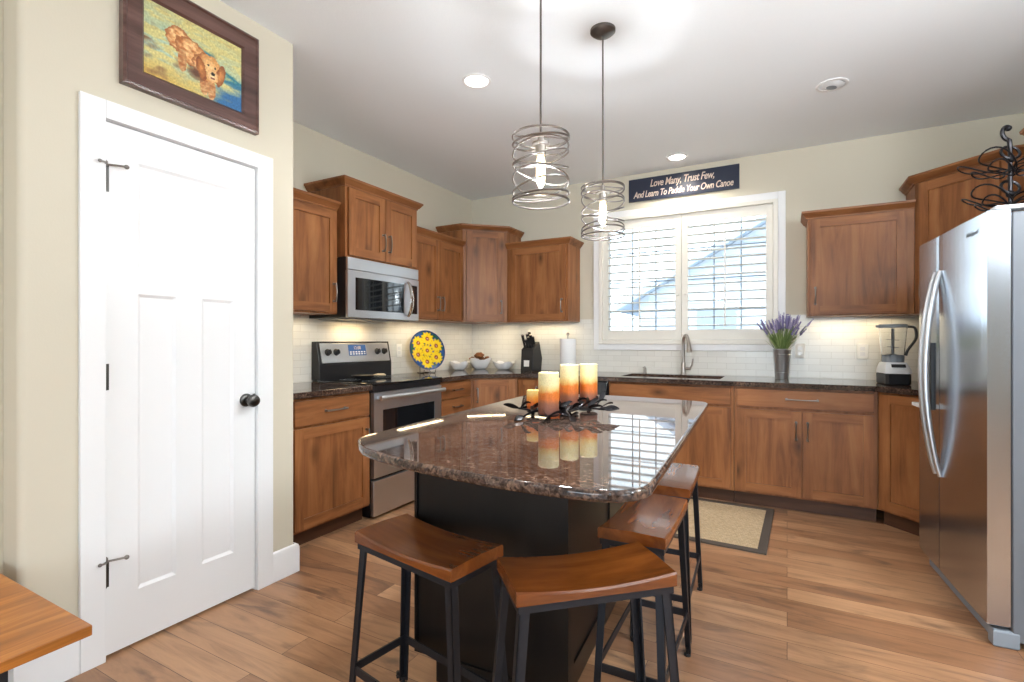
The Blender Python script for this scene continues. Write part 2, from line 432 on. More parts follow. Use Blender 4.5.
# ------------------------------------------------------------------ mesh helpers
class MB:
    def __init__(self):
        self.bm = bmesh.new()
        self.mi = 0
        self.flat = set()

    def mat(self, i):
        self.mi = i
        return self

    def _done(self, verts, faces, T):
        if T is not None:
            for v in verts:
                v.co = T @ v.co
        for f in faces:
            f.material_index = self.mi

    def box(self, x0, x1, y0, y1, z0, z1, bev=0, seg=2, T=None):
        old = set(self.bm.faces)
        x0, x1 = min(x0, x1), max(x0, x1); y0, y1 = min(y0, y1), max(y0, y1); z0, z1 = min(z0, z1), max(z0, z1)
        vs = [self.bm.verts.new(p) for p in ((x0, y0, z0), (x1, y0, z0), (x1, y1, z0), (x0, y1, z0), (x0, y0, z1), (x1, y0, z1), (x1, y1, z1), (x0, y1, z1))]
        fs = [self.bm.faces.new([vs[i] for i in q]) for q in ((3, 2, 1, 0), (4, 5, 6, 7), (0, 1, 5, 4), (1, 2, 6, 5), (2, 3, 7, 6), (3, 0, 4, 7))]
        if bev > 0:
            es = list({e for f in fs for e in f.edges})
            for f in fs:
                f.normal_update()
            nrm = [f.normal.copy() for f in fs]
            r = bmesh.ops.bevel(self.bm, geom=es, offset=bev, segments=seg, affect='EDGES', profile=0.5)
            fs = [f for f in self.bm.faces if f not in old]
            for f in fs:
                f.normal_update()
            self.flat |= {f for f in fs if any(f.normal.dot(n_) > 0.9995 for n_ in nrm)}
            vs = list({v for f in fs for v in f.verts})
        self._done(vs, fs, T)
        return self

    def prism(self, pts, z0, z1, bev=0, seg=3, T=None):
        old = set(self.bm.faces)
        n = len(pts)
        a = sum(pts[i][0] * pts[(i + 1) % n][1] - pts[(i + 1) % n][0] * pts[i][1] for i in range(n))
        if a < 0:
            pts = pts[::-1]
        b = [self.bm.verts.new((p[0], p[1], z0)) for p in pts]
        t = [self.bm.verts.new((p[0], p[1], z1)) for p in pts]
        fb = self.bm.faces.new(b[::-1]); ft = self.bm.faces.new(t)
        fs = [fb, ft]
        for i in range(n):
            j = (i + 1) % n
            fs.append(self.bm.faces.new((b[i], b[j], t[j], t[i])))
        vs = b + t
        if bev > 0:
            es = list(set(fb.edges) | set(ft.edges))
            for f in fs:
                f.normal_update()
            nrm = [f.normal.copy() for f in fs]
            r = bmesh.ops.bevel(self.bm, geom=es, offset=bev, segments=seg, affect='EDGES', profile=0.5)
            fs = [f for f in self.bm.faces if f not in old]
            for f in fs:
                f.normal_update()
            self.flat |= {f for f in fs if any(f.normal.dot(n_) > 0.9995 for n_ in nrm)}
            vs = list({v for f in fs for v in f.verts})
        self._done(vs, fs, T)
        return self

    def tube(self, pts, r, n=8, closed=False, T=None, flat=None):
        P = [Vector(p) for p in pts]
        m = len(P)
        rr = r if isinstance(r, (list, tuple)) else [r] * m
        rings = []
        prev = None
        for i in range(m):
            if closed:
                d = P[(i + 1) % m] - P[i - 1]
            else:
                d = P[min(i + 1, m - 1)] - P[max(i - 1, 0)]
            d.normalize()
            if prev is None:
                up = Vector((0, 0, 1)) if abs(d.z) < 0.9 else Vector((1, 0, 0))
                s = d.cross(up).normalized()
            else:
                s = (prev - d * prev.dot(d)).normalized()
            prev = s
            u = s.cross(d)
            fx, fy = flat if flat else (1, 1)
            rings.append([self.bm.verts.new(P[i] + (s * math.cos(2 * math.pi * k / n) * fx + u * math.sin(2 * math.pi * k / n) * fy) * rr[i]) for k in range(n)])
        fs = []
        for i in range(m if closed else m - 1):
            a, b = rings[i], rings[(i + 1) % m]
            off = 0
            if closed and i == m - 1:
                off = min(range(n), key=lambda o: (b[o].co - a[0].co).length)
            for k in range(n):
                fs.append(self.bm.faces.new((a[k], a[(k + 1) % n], b[(k + 1 + off) % n], b[(k + off) % n])))
        if not closed:
            fs.append(self.bm.faces.new(rings[0][::-1])); fs.append(self.bm.faces.new(rings[-1]))
        self._done([v for q in rings for v in q], fs, T)
        return self

    def bar(self, p0, p1, w, h, up=(0, 0, 1), T=None):
        """rectangular bar from p0 to p1: w across, h along 'up'"""
        p0, p1 = Vector(p0), Vector(p1)
        d = (p1 - p0).normalized()
        s = d.cross(Vector(up)).normalized()
        u = s.cross(d)
        vs = []
        for p in (p0, p1):
            for a, b in ((-1, -1), (1, -1), (1, 1), (-1, 1)):
                vs.append(self.bm.verts.new(p + s * (a * w / 2) + u * (b * h / 2)))
        fs = [self.bm.faces.new([vs[i] for i in q]) for q in ((3, 2, 1, 0), (4, 5, 6, 7), (0, 1, 5, 4), (1, 2, 6, 5), (2, 3, 7, 6), (3, 0, 4, 7))]
        self._done(vs, fs, T)
        return self

    def lathe(self, prof, n=24, T=None, c=(0, 0, 0)):
        rings = []
        for r, z in prof:
            if r < 1e-6:
                rings.append([self.bm.verts.new((c[0], c[1], c[2] + z))])
            else:
                rings.append([self.bm.verts.new((c[0] + r * math.cos(2 * math.pi * k / n), c[1] + r * math.sin(2 * math.pi * k / n), c[2] + z)) for k in range(n)])
        fs = []
        for a, b in zip(rings, rings[1:]):
            if len(a) == 1 and len(b) == 1:
                continue
            for k in range(n):
                k2 = (k + 1) % n
                if len(a) == 1:
                    fs.append(self.bm.faces.new((a[0], b[k2], b[k])))
                elif len(b) == 1:
                    fs.append(self.bm.faces.new((a[k], a[k2], b[0])))
                else:
                    fs.append(self.bm.faces.new((a[k], a[k2], b[k2], b[k])))
        for ring, rev in ((rings[0], True), (rings[-1], False)):
            if len(ring) > 1 and prof[0] != prof[-1]:
                fs.append(self.bm.faces.new(ring[::-1] if rev else ring))
        self._done([v for q in rings for v in q], fs, T)
        return self

    def ball(self, c, r, sc=(1, 1, 1), n=12, jit=0, seed=0, T=None):
        ret = bmesh.ops.create_icosphere(self.bm, subdivisions=2 if n < 16 else 3, radius=1)
        vs = ret['verts']
        for v in vs:
            k = 1 + jit * noise.noise(v.co * 1.7 + Vector((seed * 3.1, seed, 0)))
            v.co = Vector((c[0] + v.co.x * r * sc[0] * k, c[1] + v.co.y * r * sc[1] * k, c[2] + v.co.z * r * sc[2] * k))
        self._done(vs, list({f for v in vs for f in v.link_faces}), T)
        return self

    def sweep(self, prof, path, z0, flip=1):
        """profile (out, up) swept along an open 2D path with mitred corners; 'out' is to the right of travel"""
        m = len(path)
        P = [Vector((p[0], p[1])) for p in path]
        dirs = [(P[i + 1] - P[i]).normalized() for i in range(m - 1)]
        nor = [Vector((d.y, -d.x)) * flip for d in dirs]
        rings = []
        for i in range(m):
            if i == 0:
                o = nor[0]
            elif i == m - 1:
                o = nor[-1]
            else:
                b = (nor[i - 1] + nor[i]).normalized()
                o = b / max(0.3, b.dot(nor[i]))
            rings.append([self.bm.verts.new((P[i].x + o.x * a, P[i].y + o.y * a, z0 + u)) for a, u in prof])
        fs = []
        n = len(prof)
        for a, b in zip(rings, rings[1:]):
            for k in range(n):
                fs.append(self.bm.faces.new((a[k], a[(k + 1) % n], b[(k + 1) % n], b[k])))
        fs.append(self.bm.faces.new(rings[0][::-1])); fs.append(self.bm.faces.new(rings[-1]))
        self._done([], fs, None)
        return self

    def slab(self, w, h, t, panels, depth=0.008, inset=0.008, rail_mat=None, panel_mat=None, T=None, bev=0.0):
        """door slab: x 0..w, z 0..h, front at y=-t, back at y=0, with recessed panels on the front"""
        before = set(self.bm.verts)
        xs = sorted({0, w} | {p[i] for p in panels for i in (0, 1)})
        zs = sorted({0, h} | {p[i] for p in panels for i in (2, 3)})
        V = {}
        for i, x in enumerate(xs):
            for j, z in enumerate(zs):
                V[i, j] = self.bm.verts.new((x, -t, z))
        pf = {k: [] for k in range(len(panels))}
        allf = []
        for i in range(len(xs) - 1):
            for j in range(len(zs) - 1):
                f = self.bm.faces.new((V[i, j], V[i + 1, j], V[i + 1, j + 1], V[i, j + 1]))
                cx, cz = (xs[i] + xs[i + 1]) / 2, (zs[j] + zs[j + 1]) / 2
                f.material_index = self.mi
                hit = False
                for k, p in enumerate(panels):
                    if p[0] < cx < p[1] and p[2] < cz < p[3]:
                        pf[k].append(f); hit = True
                if not hit and rail_mat is not None and any(p[0] < cx < p[1] for p in panels):
                    f.material_index = rail_mat
                if not hit:
                    allf.append(f)
        # rim + back
        ring = [V[i, 0] for i in range(len(xs))] + [V[len(xs) - 1, j] for j in range(1, len(zs))] + [V[i, len(zs) - 1] for i in range(len(xs) - 2, -1, -1)] + [V[0, j] for j in range(len(zs) - 2, 0, -1)]
        back = [self.bm.verts.new((v.co.x, 0, v.co.z)) for v in ring]
        n = len(ring)
        for i in range(n):
            j = (i + 1) % n
            f = self.bm.faces.new((ring[j], ring[i], back[i], back[j])); f.material_index = self.mi; allf.append(f)
        f = self.bm.faces.new(back[::-1]); f.material_index = self.mi; allf.append(f)
        verts = list(V.values()) + back
        for k, fs in pf.items():
            if len(fs) > 1:
                r = bmesh.ops.dissolve_faces(self.bm, faces=fs)
                face = r['region'][0]
            else:
                face = fs[0]
            r = bmesh.ops.inset_region(self.bm, faces=[face], thickness=inset, use_even_offset=True)
            for v in face.verts:
                v.co.y += depth
            verts += list(face.verts)
            if panel_mat is not None:
                face.material_index = panel_mat
        if T is not None:
            for v in self.bm.verts:
                if v not in before:
                    v.co = T @ v.co
        return self

    def build(self, name, mats, parent=None, smooth=35, loc=None, rz=0):
        me = bpy.data.meshes.new(name)
        bmesh.ops.recalc_face_normals(self.bm, faces=self.bm.faces[:])
        if smooth:
            for f in self.bm.faces:
                f.smooth = True
        self.bm.faces.index_update()
        flat = {f.index for f in self.flat if f.is_valid}
        self.bm.to_mesh(me)
        self.bm.free()
        for mm in (mats if isinstance(mats, (list, tuple)) else [mats]):
            me.materials.append(mm)
        if smooth:
            me.set_sharp_from_angle(angle=R(smooth))
            if flat:
                me.polygons.foreach_set('use_smooth', [i not in flat for i in range(len(me.polygons))])
        o = bpy.data.objects.new(name, me)
        COL.objects.link(o)
        if parent is not None:
            o.parent = parent
        if loc is not None:
            o.location = loc
        if rz:
            o.rotation_euler.z = rz
        return o


def tag(o, label=None, cat=None, group=None, kind=None):
    if label: o['label'] = label
    if cat: o['category'] = cat
    if group: o['group'] = group
    if kind: o['kind'] = kind
    return o


def thing(name, loc, rz=0, label=None, cat=None, group=None, kind=None):
    o = bpy.data.objects.new(name, None)
    o.empty_display_size = 0.1
    o.location = loc
    o.rotation_euler.z = rz
    COL.objects.link(o)
    return tag(o, label, cat, group, kind)


def copy_tree(o, parent=None):
    c = o.copy(); COL.objects.link(c)
    if parent: c.parent = parent
    for ch in [x for x in bpy.data.objects if x.parent == o]:
        copy_tree(ch, c)
    return c


def text_mesh(body, size, align='CENTER', shear=0.0, bold=0.0, extrude=0.001, space=1.0):
    cu = bpy.data.curves.new('t', 'FONT')
    cu.body = body; cu.size = size; cu.align_x = align; cu.align_y = 'CENTER'
    cu.shear = shear; cu.offset = bold; cu.extrude = extrude; cu.space_character = space
    cu.resolution_u = 3
    ob = bpy.data.objects.new('t', cu); COL.objects.link(ob)
    bpy.context.view_layer.update()
    me = bpy.data.meshes.new_from_object(ob.evaluated_get(bpy.context.evaluated_depsgraph_get()))
    bpy.data.objects.remove(ob); bpy.data.curves.remove(cu)
    return me


def text_obj(name, body, size, mat, parent, T, **k):
    me = text_mesh(body, size, **k)
    me.transform(T)
    me.materials.clear(); me.materials.append(mat)
    o = bpy.data.objects.new(name, me); COL.objects.link(o)
    if parent: o.parent = parent
    return o


# ------------------------------------------------------------------ key dimensions
XL, YB, ZC = -3.058, 4.668, 2.76        # range wall, sink wall, ceiling
XR = 1.45
XP = -2.267                             # pantry wall face
PY0, PY1 = 0.69, 1.775                  # pantry wall ends
XN = -2.39                              # nook wall
CT0, CT1 = 0.878, 0.914                 # counter top slab
ST = dict(kind='structure')

# ------------------------------------------------------------------ room shell
MB().box(-4.2, 6.2, -7.6, 5.6, -0.1, 0).build('floor', M['floor']).update_tag()
tag(bpy.data.objects['floor'], 'brown plank floor', kind='structure')
b = MB(); b.box(-4.2, 6.2, -7.6, 5.6, ZC, ZC + 0.12)
tag(b.build('ceiling', M['ceil']), 'white textured ceiling', kind='structure')

# window opening in the sink wall
WX0, WX1, WZ0, WZ1 = -1.55, -0.10, 1.22, 2.34
b = MB()
b.box(XL - 0.14, WX0, YB, YB + 0.16, 0, ZC); b.box(WX1, XR + 0.14, YB, YB + 0.16, 0, ZC)
b.box(WX0, WX1, YB, YB + 0.16, 0, WZ0); b.box(WX0, WX1, YB, YB + 0.16, WZ1, ZC)
tag(b.build('wall_back', M['wall']), 'beige painted sink wall', kind='structure')
b = MB(); b.box(XL - 0.14, XL, PY1 - 0.12, YB, 0, ZC)
tag(b.build('wall_left', M['wall']), 'beige painted range wall', kind='structure')


def bullnose(x, y, r, sx, sy, n=6):
    cx, cy = x - sx * r, y - sy * r
    pts = []
    for k in range(n + 1):
        a = math.pi / 2 * k / n
        pts.append((cx + sx * r * math.cos(a), cy + sy * r * math.sin(a)))
    return pts


DY0, DY1, DZ = 0.936, 1.549, 2.045
FR = 0.018
b = MB()
near = bullnose(XP, PY0, 0.022, 1, -1)[::-1]
far = bullnose(XP, PY1, 0.022, 1, 1)
b.prism([(XN - 0.14, PY0), *near, (XP, DY0 - FR), (XP - 0.12, DY0 - FR), (XP - 0.12, PY0 + 0.12), (XN - 0.14, PY0 + 0.12)], 0, ZC)
b.prism([(XP - 0.12, DY1 + FR), (XP, DY1 + FR), *far, (XP - 0.12, PY1)], 0, ZC)
b.box(XP - 0.12, XP, DY0 - FR, DY1 + FR, DZ + FR, ZC)
b.box(XL, XP - 0.1, PY1 - 0.12, PY1, 0, ZC)
tag(b.build('wall_pantry', M['wall']), 'beige pantry wall with rounded corners', kind='structure')
b = MB(); b.box(XN - 0.14, XN, -7.2, PY0 - 0.0005, 0, ZC)
tag(b.build('wall_nook', M['wall']), kind='structure')
b = MB(); b.box(XL - 0.05, XP - 0.6, PY0 + 0.12, PY1 - 0.12, 0, ZC)
tag(b.build('wall_closet', M['wall']), kind='structure')
b = MB(); b.box(XR, XR + 0.14, 2.36, YB, 0, ZC)
tag(b.build('wall_right', M['wall']), kind='structure')
b = MB(); b.box(XR + 0.14, 5.6, 2.36, 2.5, 0, ZC)
tag(b.build('wall_alcove', M['wall']), kind='structure')
b = MB()
b.box(5.5, 5.64, -7, -2.9, 0, ZC); b.box(5.5, 5.64, -0.3, 2.36, 0, ZC); b.box(5.5, 5.64, -2.9, -0.3, 0, 0.5); b.box(5.5, 5.64, -2.9, -0.3, 2.4, ZC)
tag(b.build('wall_dining', M['wall']), kind='structure')
b = MB()
b.box(XN, -1.4, -7.14, -7, 0, ZC); b.box(2.0, 5.5, -7.14, -7, 0, ZC); b.box(-1.4, 2.0, -7.14, -7, 0, 0.25); b.box(-1.4, 2.0, -7.14, -7, 2.45, ZC)
tag(b.build('wall_rear', M['wall']), kind='structure')

# tile backsplash
b = MB(); b.box(XL + 0.0005, XL + 0.008, PY1, YB - 0.0085, CT1 - 0.04, 1.42)
tag(b.build('wall_tile_left', M['tile_l']), 'white subway tile behind the range', kind='structure')
CX0, CX1, CZ0, CZ1 = -1.64, -0.01, 1.125, 2.43     # window casing outer
b = MB(); b.box(XL + 0.0005, CX0, YB - 0.008, YB - 0.0005, CT1 - 0.04, 1.42); b.box(CX1, XR, YB - 0.008, YB - 0.0005, CT1 - 0.04, 1.42)
b.box(CX0, CX1, YB - 0.008, YB - 0.0005, CT1 - 0.04, CZ0)
tag(b.build('wall_tile_back', M['tile_b']), 'white subway tile above the sink counter', kind='structure')

# baseboards
BP = [(0, 0), (0.015, 0), (0.015, 0.128), (0.011, 0.142), (0.004, 0.147), (0, 0.147)]
b = MB(); b.sweep(BP, [(XP + 0.0, 1.636), (XP, PY1 + 0.001), (XP - 0.15, PY1 + 0.001)], 0)
tag(b.build('baseboard_pantry', M['white']), 'white baseboard between the door and the cabinets', kind='structure')
b = MB(); b.sweep(BP, [(XN, -7.0), (XN, PY0 - 0.001), (XP, PY0 - 0.001), (XP, 0.852)], 0)
tag(b.build('baseboard_nook', M['white']), 'white baseboard left of the door', kind='structure')

# ------------------------------------------------------------------ pantry door + casing
root = thing('trim_1', (XP, 0, 0), label='white flat casing around the pantry door', kind='structure')
b = MB()
b.box(0.0005, 0.018, 0.853, DY0 - 0.004, 0, 2.118, 0.002); b.build('side_casing', M['white'], root)
b = MB(); b.box(0.0005, 0.018, DY1 + 0.004, 1.635, 0, 2.118, 0.002); b.build('side_casing', M['white'], root)
b = MB(); b.box(0.0005, 0.018, DY0 - 0.004, DY1 + 0.004, DZ + 0.004, 2.118, 0.002); b.build('head_casing', M['white'], root)
b = MB()
b.box(-0.12, 0, DY0 - 0.016, DY0 - 0.003, 0, DZ + 0.016); b.box(-0.12, 0, DY1 + 0.003, DY1 + 0.016, 0, DZ + 0.016); b.box(-0.12, 0, DY0 - 0.003, DY1 + 0.003, DZ + 0.003, DZ + 0.016)
b.build('jamb', M['white'], root)

root = thing('door_1', (XP - 0.002, DY0, 0.014), label='white three panel pantry door', kind='structure')
Rz90 = Matrix.Rotation(R(90), 4, 'Z')
w, h = DY1 - DY0, DZ - 0.016
pan = [(0.110, 0.506, 1.485, 1.905), (0.110, 0.254, 0.208, 1.382), (0.360, 0.506, 0.208, 1.382)]
b = MB(); b.slab(w, h, 0.036, pan, 0.009, 0.012, T=Matrix.Translation((-0.036, 0, 0)) @ Rz90)
b.build('door_leaf', M['white'], root, smooth=20)
b = MB()
Ty = Matrix.Translation((0.0, 0.566, 0.913)) @ Matrix.Rotation(R(90), 4, 'Y')
b.lathe([(0.0, 0), (0.031, 0), (0.031, 0.006), (0.026, 0.010), (0.013, 0.012), (0.012, 0.035), (0.022, 0.042), (0.029, 0.052), (0.030, 0.062), (0.025, 0.072), (0.012, 0.077), (0, 0.078)], 24, Ty)
b.build('door_knob', M['hardware'], root)
b = MB(); b.box(0.0002, 0.004, 0.6, 0.612, 0.88, 0.94, 0.001); b.build('latch_plate', M['hardware'], root)
for z, stop in ((1.813, True), (1.058, False), (0.31, True)):
    b = MB(); b.tube([(0.006, -0.003, z - 0.05), (0.006, -0.003, z + 0.05)], 0.007, 10); b.box(0.0003, 0.003, 0.0, 0.012, z - 0.05, z + 0.05)
    hg = b.build('hinge', M['hardware'], root)
    if stop:
        b = MB()
        b.tube([(0.008, -0.003, z + 0.05), (0.03, 0.04, z + 0.052), (0.034, 0.05, z + 0.052)], 0.004, 8)
        b.tube([(0.006, -0.003, z + 0.05), (0.030, -0.008, z + 0.052), (0.032, -0.024, z + 0.052)], 0.004, 8)
        b.ball((0.036, 0.056, z + 0.052), 0.009); b.ball((0.032, -0.028, z + 0.052), 0.007)
        b.lathe([(0, 0.046), (0.010, 0.046), (0.010, 0.062), (0.005, 0.068), (0, 0.068)], 12, c=(0.006, -0.003, z))
        b.build('hinge_stop', M['pewter'], hg)

# ------------------------------------------------------------------ sink window
root = thing('window_1', (0, 0, 0), label='sink window with white casing', kind='structure')
b = MB()
yf = YB - 0.024
b.box(CX0, CX0 + 0.055, yf, YB - 0.0005, CZ0, CZ1, 0.003); b.box(CX1 - 0.055, CX1, yf, YB - 0.0005, CZ0, CZ1, 0.003)
b.box(CX0 + 0.055, CX1 - 0.055, yf, YB - 0.0005, CZ1 - 0.06, CZ1, 0.003); b.box(CX0 + 0.055, CX1 - 0.055, yf, YB - 0.0005, CZ0, CZ0 + 0.055, 0.003)
b.build('casing', M['white'], root)
b = MB()
for x0, x1 in ((WX0 - 0.035, WX0 + 0.0), (WX1, WX1 + 0.035)):
    b.box(x0, x1, YB - 0.036, YB + 0.05, WZ0 - 0.04, WZ1 + 0.03, 0.003)
b.box(WX0, WX1, YB - 0.036, YB + 0.05, WZ1, WZ1 + 0.03, 0.003); b.box(WX0, WX1, YB - 0.036, YB + 0.05, WZ0 - 0.04, WZ0, 0.003)
b.build('shutter_frame', M['shutter'], root)
b = MB()
xm = (WX0 + WX1) / 2
for x0, x1 in ((WX0, WX0 + 0.03), (WX1 - 0.03, WX1), (xm - 0.035, xm + 0.035)):
    b.box(x0, x1, YB + 0.10, YB + 0.15, WZ0, WZ1)
for x0, x1 in ((WX0 + 0.03, xm - 0.035), (xm + 0.035, WX1 - 0.03)):
    b.box(x0, x1, YB + 0.10, YB + 0.15, WZ0, WZ0 + 0.03); b.box(x0, x1, YB + 0.10, YB + 0.15, WZ1 - 0.03, WZ1)
b.build('sash', M['white'], root)
b = MB()
for x0, x1 in ((WX0 + 0.03, xm - 0.035), (xm + 0.035, WX1 - 0.03)):
    for t in (1 / 3, 2 / 3):
        x = x0 + (x1 - x0) * t
        b.box(x - 0.005, x + 0.005, YB + 0.122, YB + 0.134, WZ0 + 0.03, WZ1 - 0.03)
    for t in (0.24, 0.49, 0.74):
        z = WZ0 + (WZ1 - WZ0) * t
        b.box(x0, x1, YB + 0.123, YB + 0.133, z - 0.005, z + 0.005)
b.build('muntins', M['muntin'], root)
b = MB()
for x0, x1 in ((WX0 + 0.03, xm - 0.035), (xm + 0.035, WX1 - 0.03)):
    b.box(x0, x1, YB + 0.126, YB + 0.130, WZ0 + 0.03, WZ1 - 0.03)
b.build('glass_pane', M['pane'], root)

for side, (x0, x1) in (('left', (WX0 + 0.002, xm - 0.002)), ('right', (xm + 0.002, WX1 - 0.002))):
    root = thing('plantation_shutter', (x0, YB + 0.0, WZ0 + 0.002), label='white louvred shutter over the %s half of the sink window' % side, cat='shutter', group='shutters on the sink window')
    w = x1 - x0; h = WZ1 - WZ0 - 0.004
    b = MB(); sw = 0.052
    b.box(0, sw, -0.014, 0.014, 0, h, 0.002); b.box(w - sw, w, -0.014, 0.014, 0, h, 0.002)
    b.box(sw, w - sw, -0.013, 0.013, 0, 0.088, 0.002); b.box(sw, w - sw, -0.013, 0.013, h - 0.085, h, 0.002)
    b.build('panel_frame', M['shutter'], root)
    b = MB()
    n = 13; z0, z1 = 0.088, h - 0.085
    for k in range(n):
        z = z0 + (k + 0.5) * (z1 - z0) / n
        T = Matrix.Translation((0, 0, z)) @ Matrix.Rotation(R(-1), 4, 'X')
        pr = [(-0.040, 0), (-0.03, 0.004), (0, 0.0055), (0.03, 0.004), (0.040, 0), (0.03, -0.004), (0, -0.0055), (-0.03, -0.004)]
        a = [b.bm.verts.new(T @ Vector((sw, y, zz))) for y, zz in pr]; c = [b.bm.verts.new(T @ Vector((w - sw, y, zz))) for y, zz in pr]
        for q in range(8):
            b.bm.faces.new((a[q], a[(q + 1) % 8], c[(q + 1) % 8], c[q]))
        b.bm.faces.new(a[::-1]); b.bm.faces.new(c)
    b.build('louvers', M['shutter'], root)
    b = MB(); b.box(w / 2 - 0.006, w / 2 + 0.006, -0.056, -0.044, z0 + 0.02, z1 + 0.01, 0.002); b.build('tilt_rod', M['shutter'], root)
    b = MB(); xk = 0.028 if side == 'right' else w - 0.028
    b.lathe([(0, 0), (0.009, 0), (0.006, 0.008), (0.010, 0.016), (0.006, 0.022), (0, 0.023)], 12, Matrix.Translation((xk, -0.014, 0.4)) @ Matrix.Rotation(R(90), 4, 'X'))
    b.build('knob', M['shutter'], root)

# frames of two unseen openings, added behind the camera as light sources
root = thing('window_2', (0, 0, 0), label='added unseen glazing behind the camera', kind='structure')
b = MB()
for x in (-1.4, -0.29, 0.85, 1.94):
    b.box(x, x + 0.06, -7.06, -7.0, 0.25, 2.45)
b.box(-1.4, 2.0, -7.06, -7.0, 0.25, 0.33); b.box(-1.4, 2.0, -7.06, -7.0, 2.38, 2.45)
b.build('sash', M['white'], root)
root = thing('window_3', (0, 0, 0), label='added unseen side window behind the camera', kind='structure')
b = MB()
for y in (-2.9, -1.63, -0.36):
    b.box(5.5, 5.56, y, y + 0.06, 0.5, 2.4)
b.box(5.5, 5.56, -2.9, -0.3, 0.5, 0.57); b.box(5.5, 5.56, -2.9, -0.3, 2.33, 2.4)
b.build('sash', M['white'], root)

# ------------------------------------------------------------------ cabinets
CROWN = [(0, 0), (0.008, 0), (0.010, 0.010), (0.018, 0.014), (0.034, 0.038), (0.039, 0.041), (0.041, 0.052), (0.041, 0.056), (0, 0.056)]
WM = [M['wood_v'], M['wood_h']]


def add_pull(parent, x, z, vertical, L=0.13, yf=-0.02):
    """arched bar pull on a front face at y = yf"""
    b = MB(); pts = []
    n = 10
    for k in range(n + 1):
        t = k / n
        s = (t - 0.5) * L
        d = 0.024 + 0.010 * math.sin(math.pi * t)
        pts.append((x, yf - d, z + s) if vertical else (x + s, yf - d, z))
    rr = [0.0042 + 0.0018 * abs(2 * k / n - 1) for k in range(n + 1)]
    b.tube(pts, rr, 8)
    for s in (-1, 1):
        e = s * (L / 2 - 0.006)
        p = (x, yf, z + e) if vertical else (x + e, yf, z)
        q = (p[0], yf - 0.026, p[2])
        b.tube([p, q], 0.0055, 8)
        b.tube([p, (p[0], yf - 0.003, p[2])], 0.009, 10)
    return b.build('handle', M['pull'], parent)


def add_door(root, x0, x1, z0, z1, pull=None, fr=0.06, yoff=0.0, flat=False, t=0.02):
    """shaker door on a child object whose origin is the lower-left corner; pull: (x fraction side, 'top'|'bottom'|'mid')"""
    w, h = x1 - x0, z1 - z0
    b = MB()
    if flat:
        b.box(0, w, -t, 0, 0, h, 0.003)
        o = b.build('drawer', [M['wood_h']], root)
    else:
        b.slab(w, h, t, [(fr, w - fr, fr, h - fr)], 0.010, 0.006, rail_mat=1)
        o = b.build('door', WM, root, smooth=20)
    o.location = (x0, yoff, z0)
    if pull:
        side, pos = pull
        if flat:
            add_pull(o, w / 2, h / 2, False, L=side, yf=-t)
        else:
            x = fr * 0.5 if side == 'l' else w - fr * 0.5
            z = {'top': h - fr - 0.075, 'bottom': fr + 0.075, 'mid': h / 2}[pos]
            add_pull(o, x, z, True, yf=-t)
    return o


def base_cab(name, label, loc, rz, w, depth, cat='cabinet', group='lower kitchen cabinets', toe=True, finished=()):
    root = thing(name, loc, rz, label, cat, group)
    b = MB()
    b.box(0, w, 0, depth, 0.10, CT0 - 0.001)
    b.build('body', WM[0], root)
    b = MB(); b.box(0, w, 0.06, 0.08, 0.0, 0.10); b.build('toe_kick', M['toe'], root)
    return root


YF = 4.065; XF = -2.472
Dp = YB - YF - 0.010
# beside the range, next to the pantry wall
c = base_cab('base_cabinet', 'low alder cabinet with one drawer over one door, between pantry wall and range', (XF, 1.79, 0), R(90), 0.725, 0.575)
add_door(c, 0.13, 0.712, 0.715, 0.862, (0.16, 'x'), flat=True)
add_door(c, 0.13, 0.712, 0.118, 0.700, ('r', 'top'))
# drawer stack right of the range
c = base_cab('drawer_cabinet', 'low alder stack of drawers right of the range', (XF, 3.290, 0), R(90), 0.455, 0.575)
for z0, z1 in ((0.735, 0.862), (0.595, 0.722), (0.36, 0.582), (0.118, 0.347)):
    add_door(c, 0.012, 0.443, z0, z1, (0.13, 'x'), flat=True)


def poly_local(pts, loc, rz):
    I = (Matrix.Translation(loc) @ Matrix.Rotation(rz, 4, 'Z')).inverted()
    return [tuple((I @ Vector((p[0], p[1], loc[2])))[:2]) for p in pts]


# diagonal corner, left
yc = YB - 0.914 - 0.006
def diag_base(label, A, B, rz, pts, toe_pts):
    loc = (A[0], A[1], 0)
    root = thing('corner_base_cabinet', loc, rz, label, 'cabinet', 'lower kitchen cabinets')
    L = math.hypot(B[0] - A[0], B[1] - A[1])
    b = MB(); b.prism(poly_local(pts, loc, rz), 0.10, CT0 - 0.001); b.build('body', WM[0], root)
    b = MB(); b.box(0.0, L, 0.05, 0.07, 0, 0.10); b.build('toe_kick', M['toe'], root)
    return root, L


A, Bp = (XF, 3.752), (-2.160, YF)
c, L = diag_base('diagonal low alder corner cabinet left of the sink run, below the white bowls', A, Bp, math.atan2(Bp[1] - A[1], Bp[0] - A[0]),
                 [A, Bp, (-2.160, YB - 0.010), (XL + 0.010, YB - 0.010), (XL + 0.010, 3.752)], None)
add_door(c, 0.03, L - 0.03, 0.118, 0.862, ('l', 'top'))
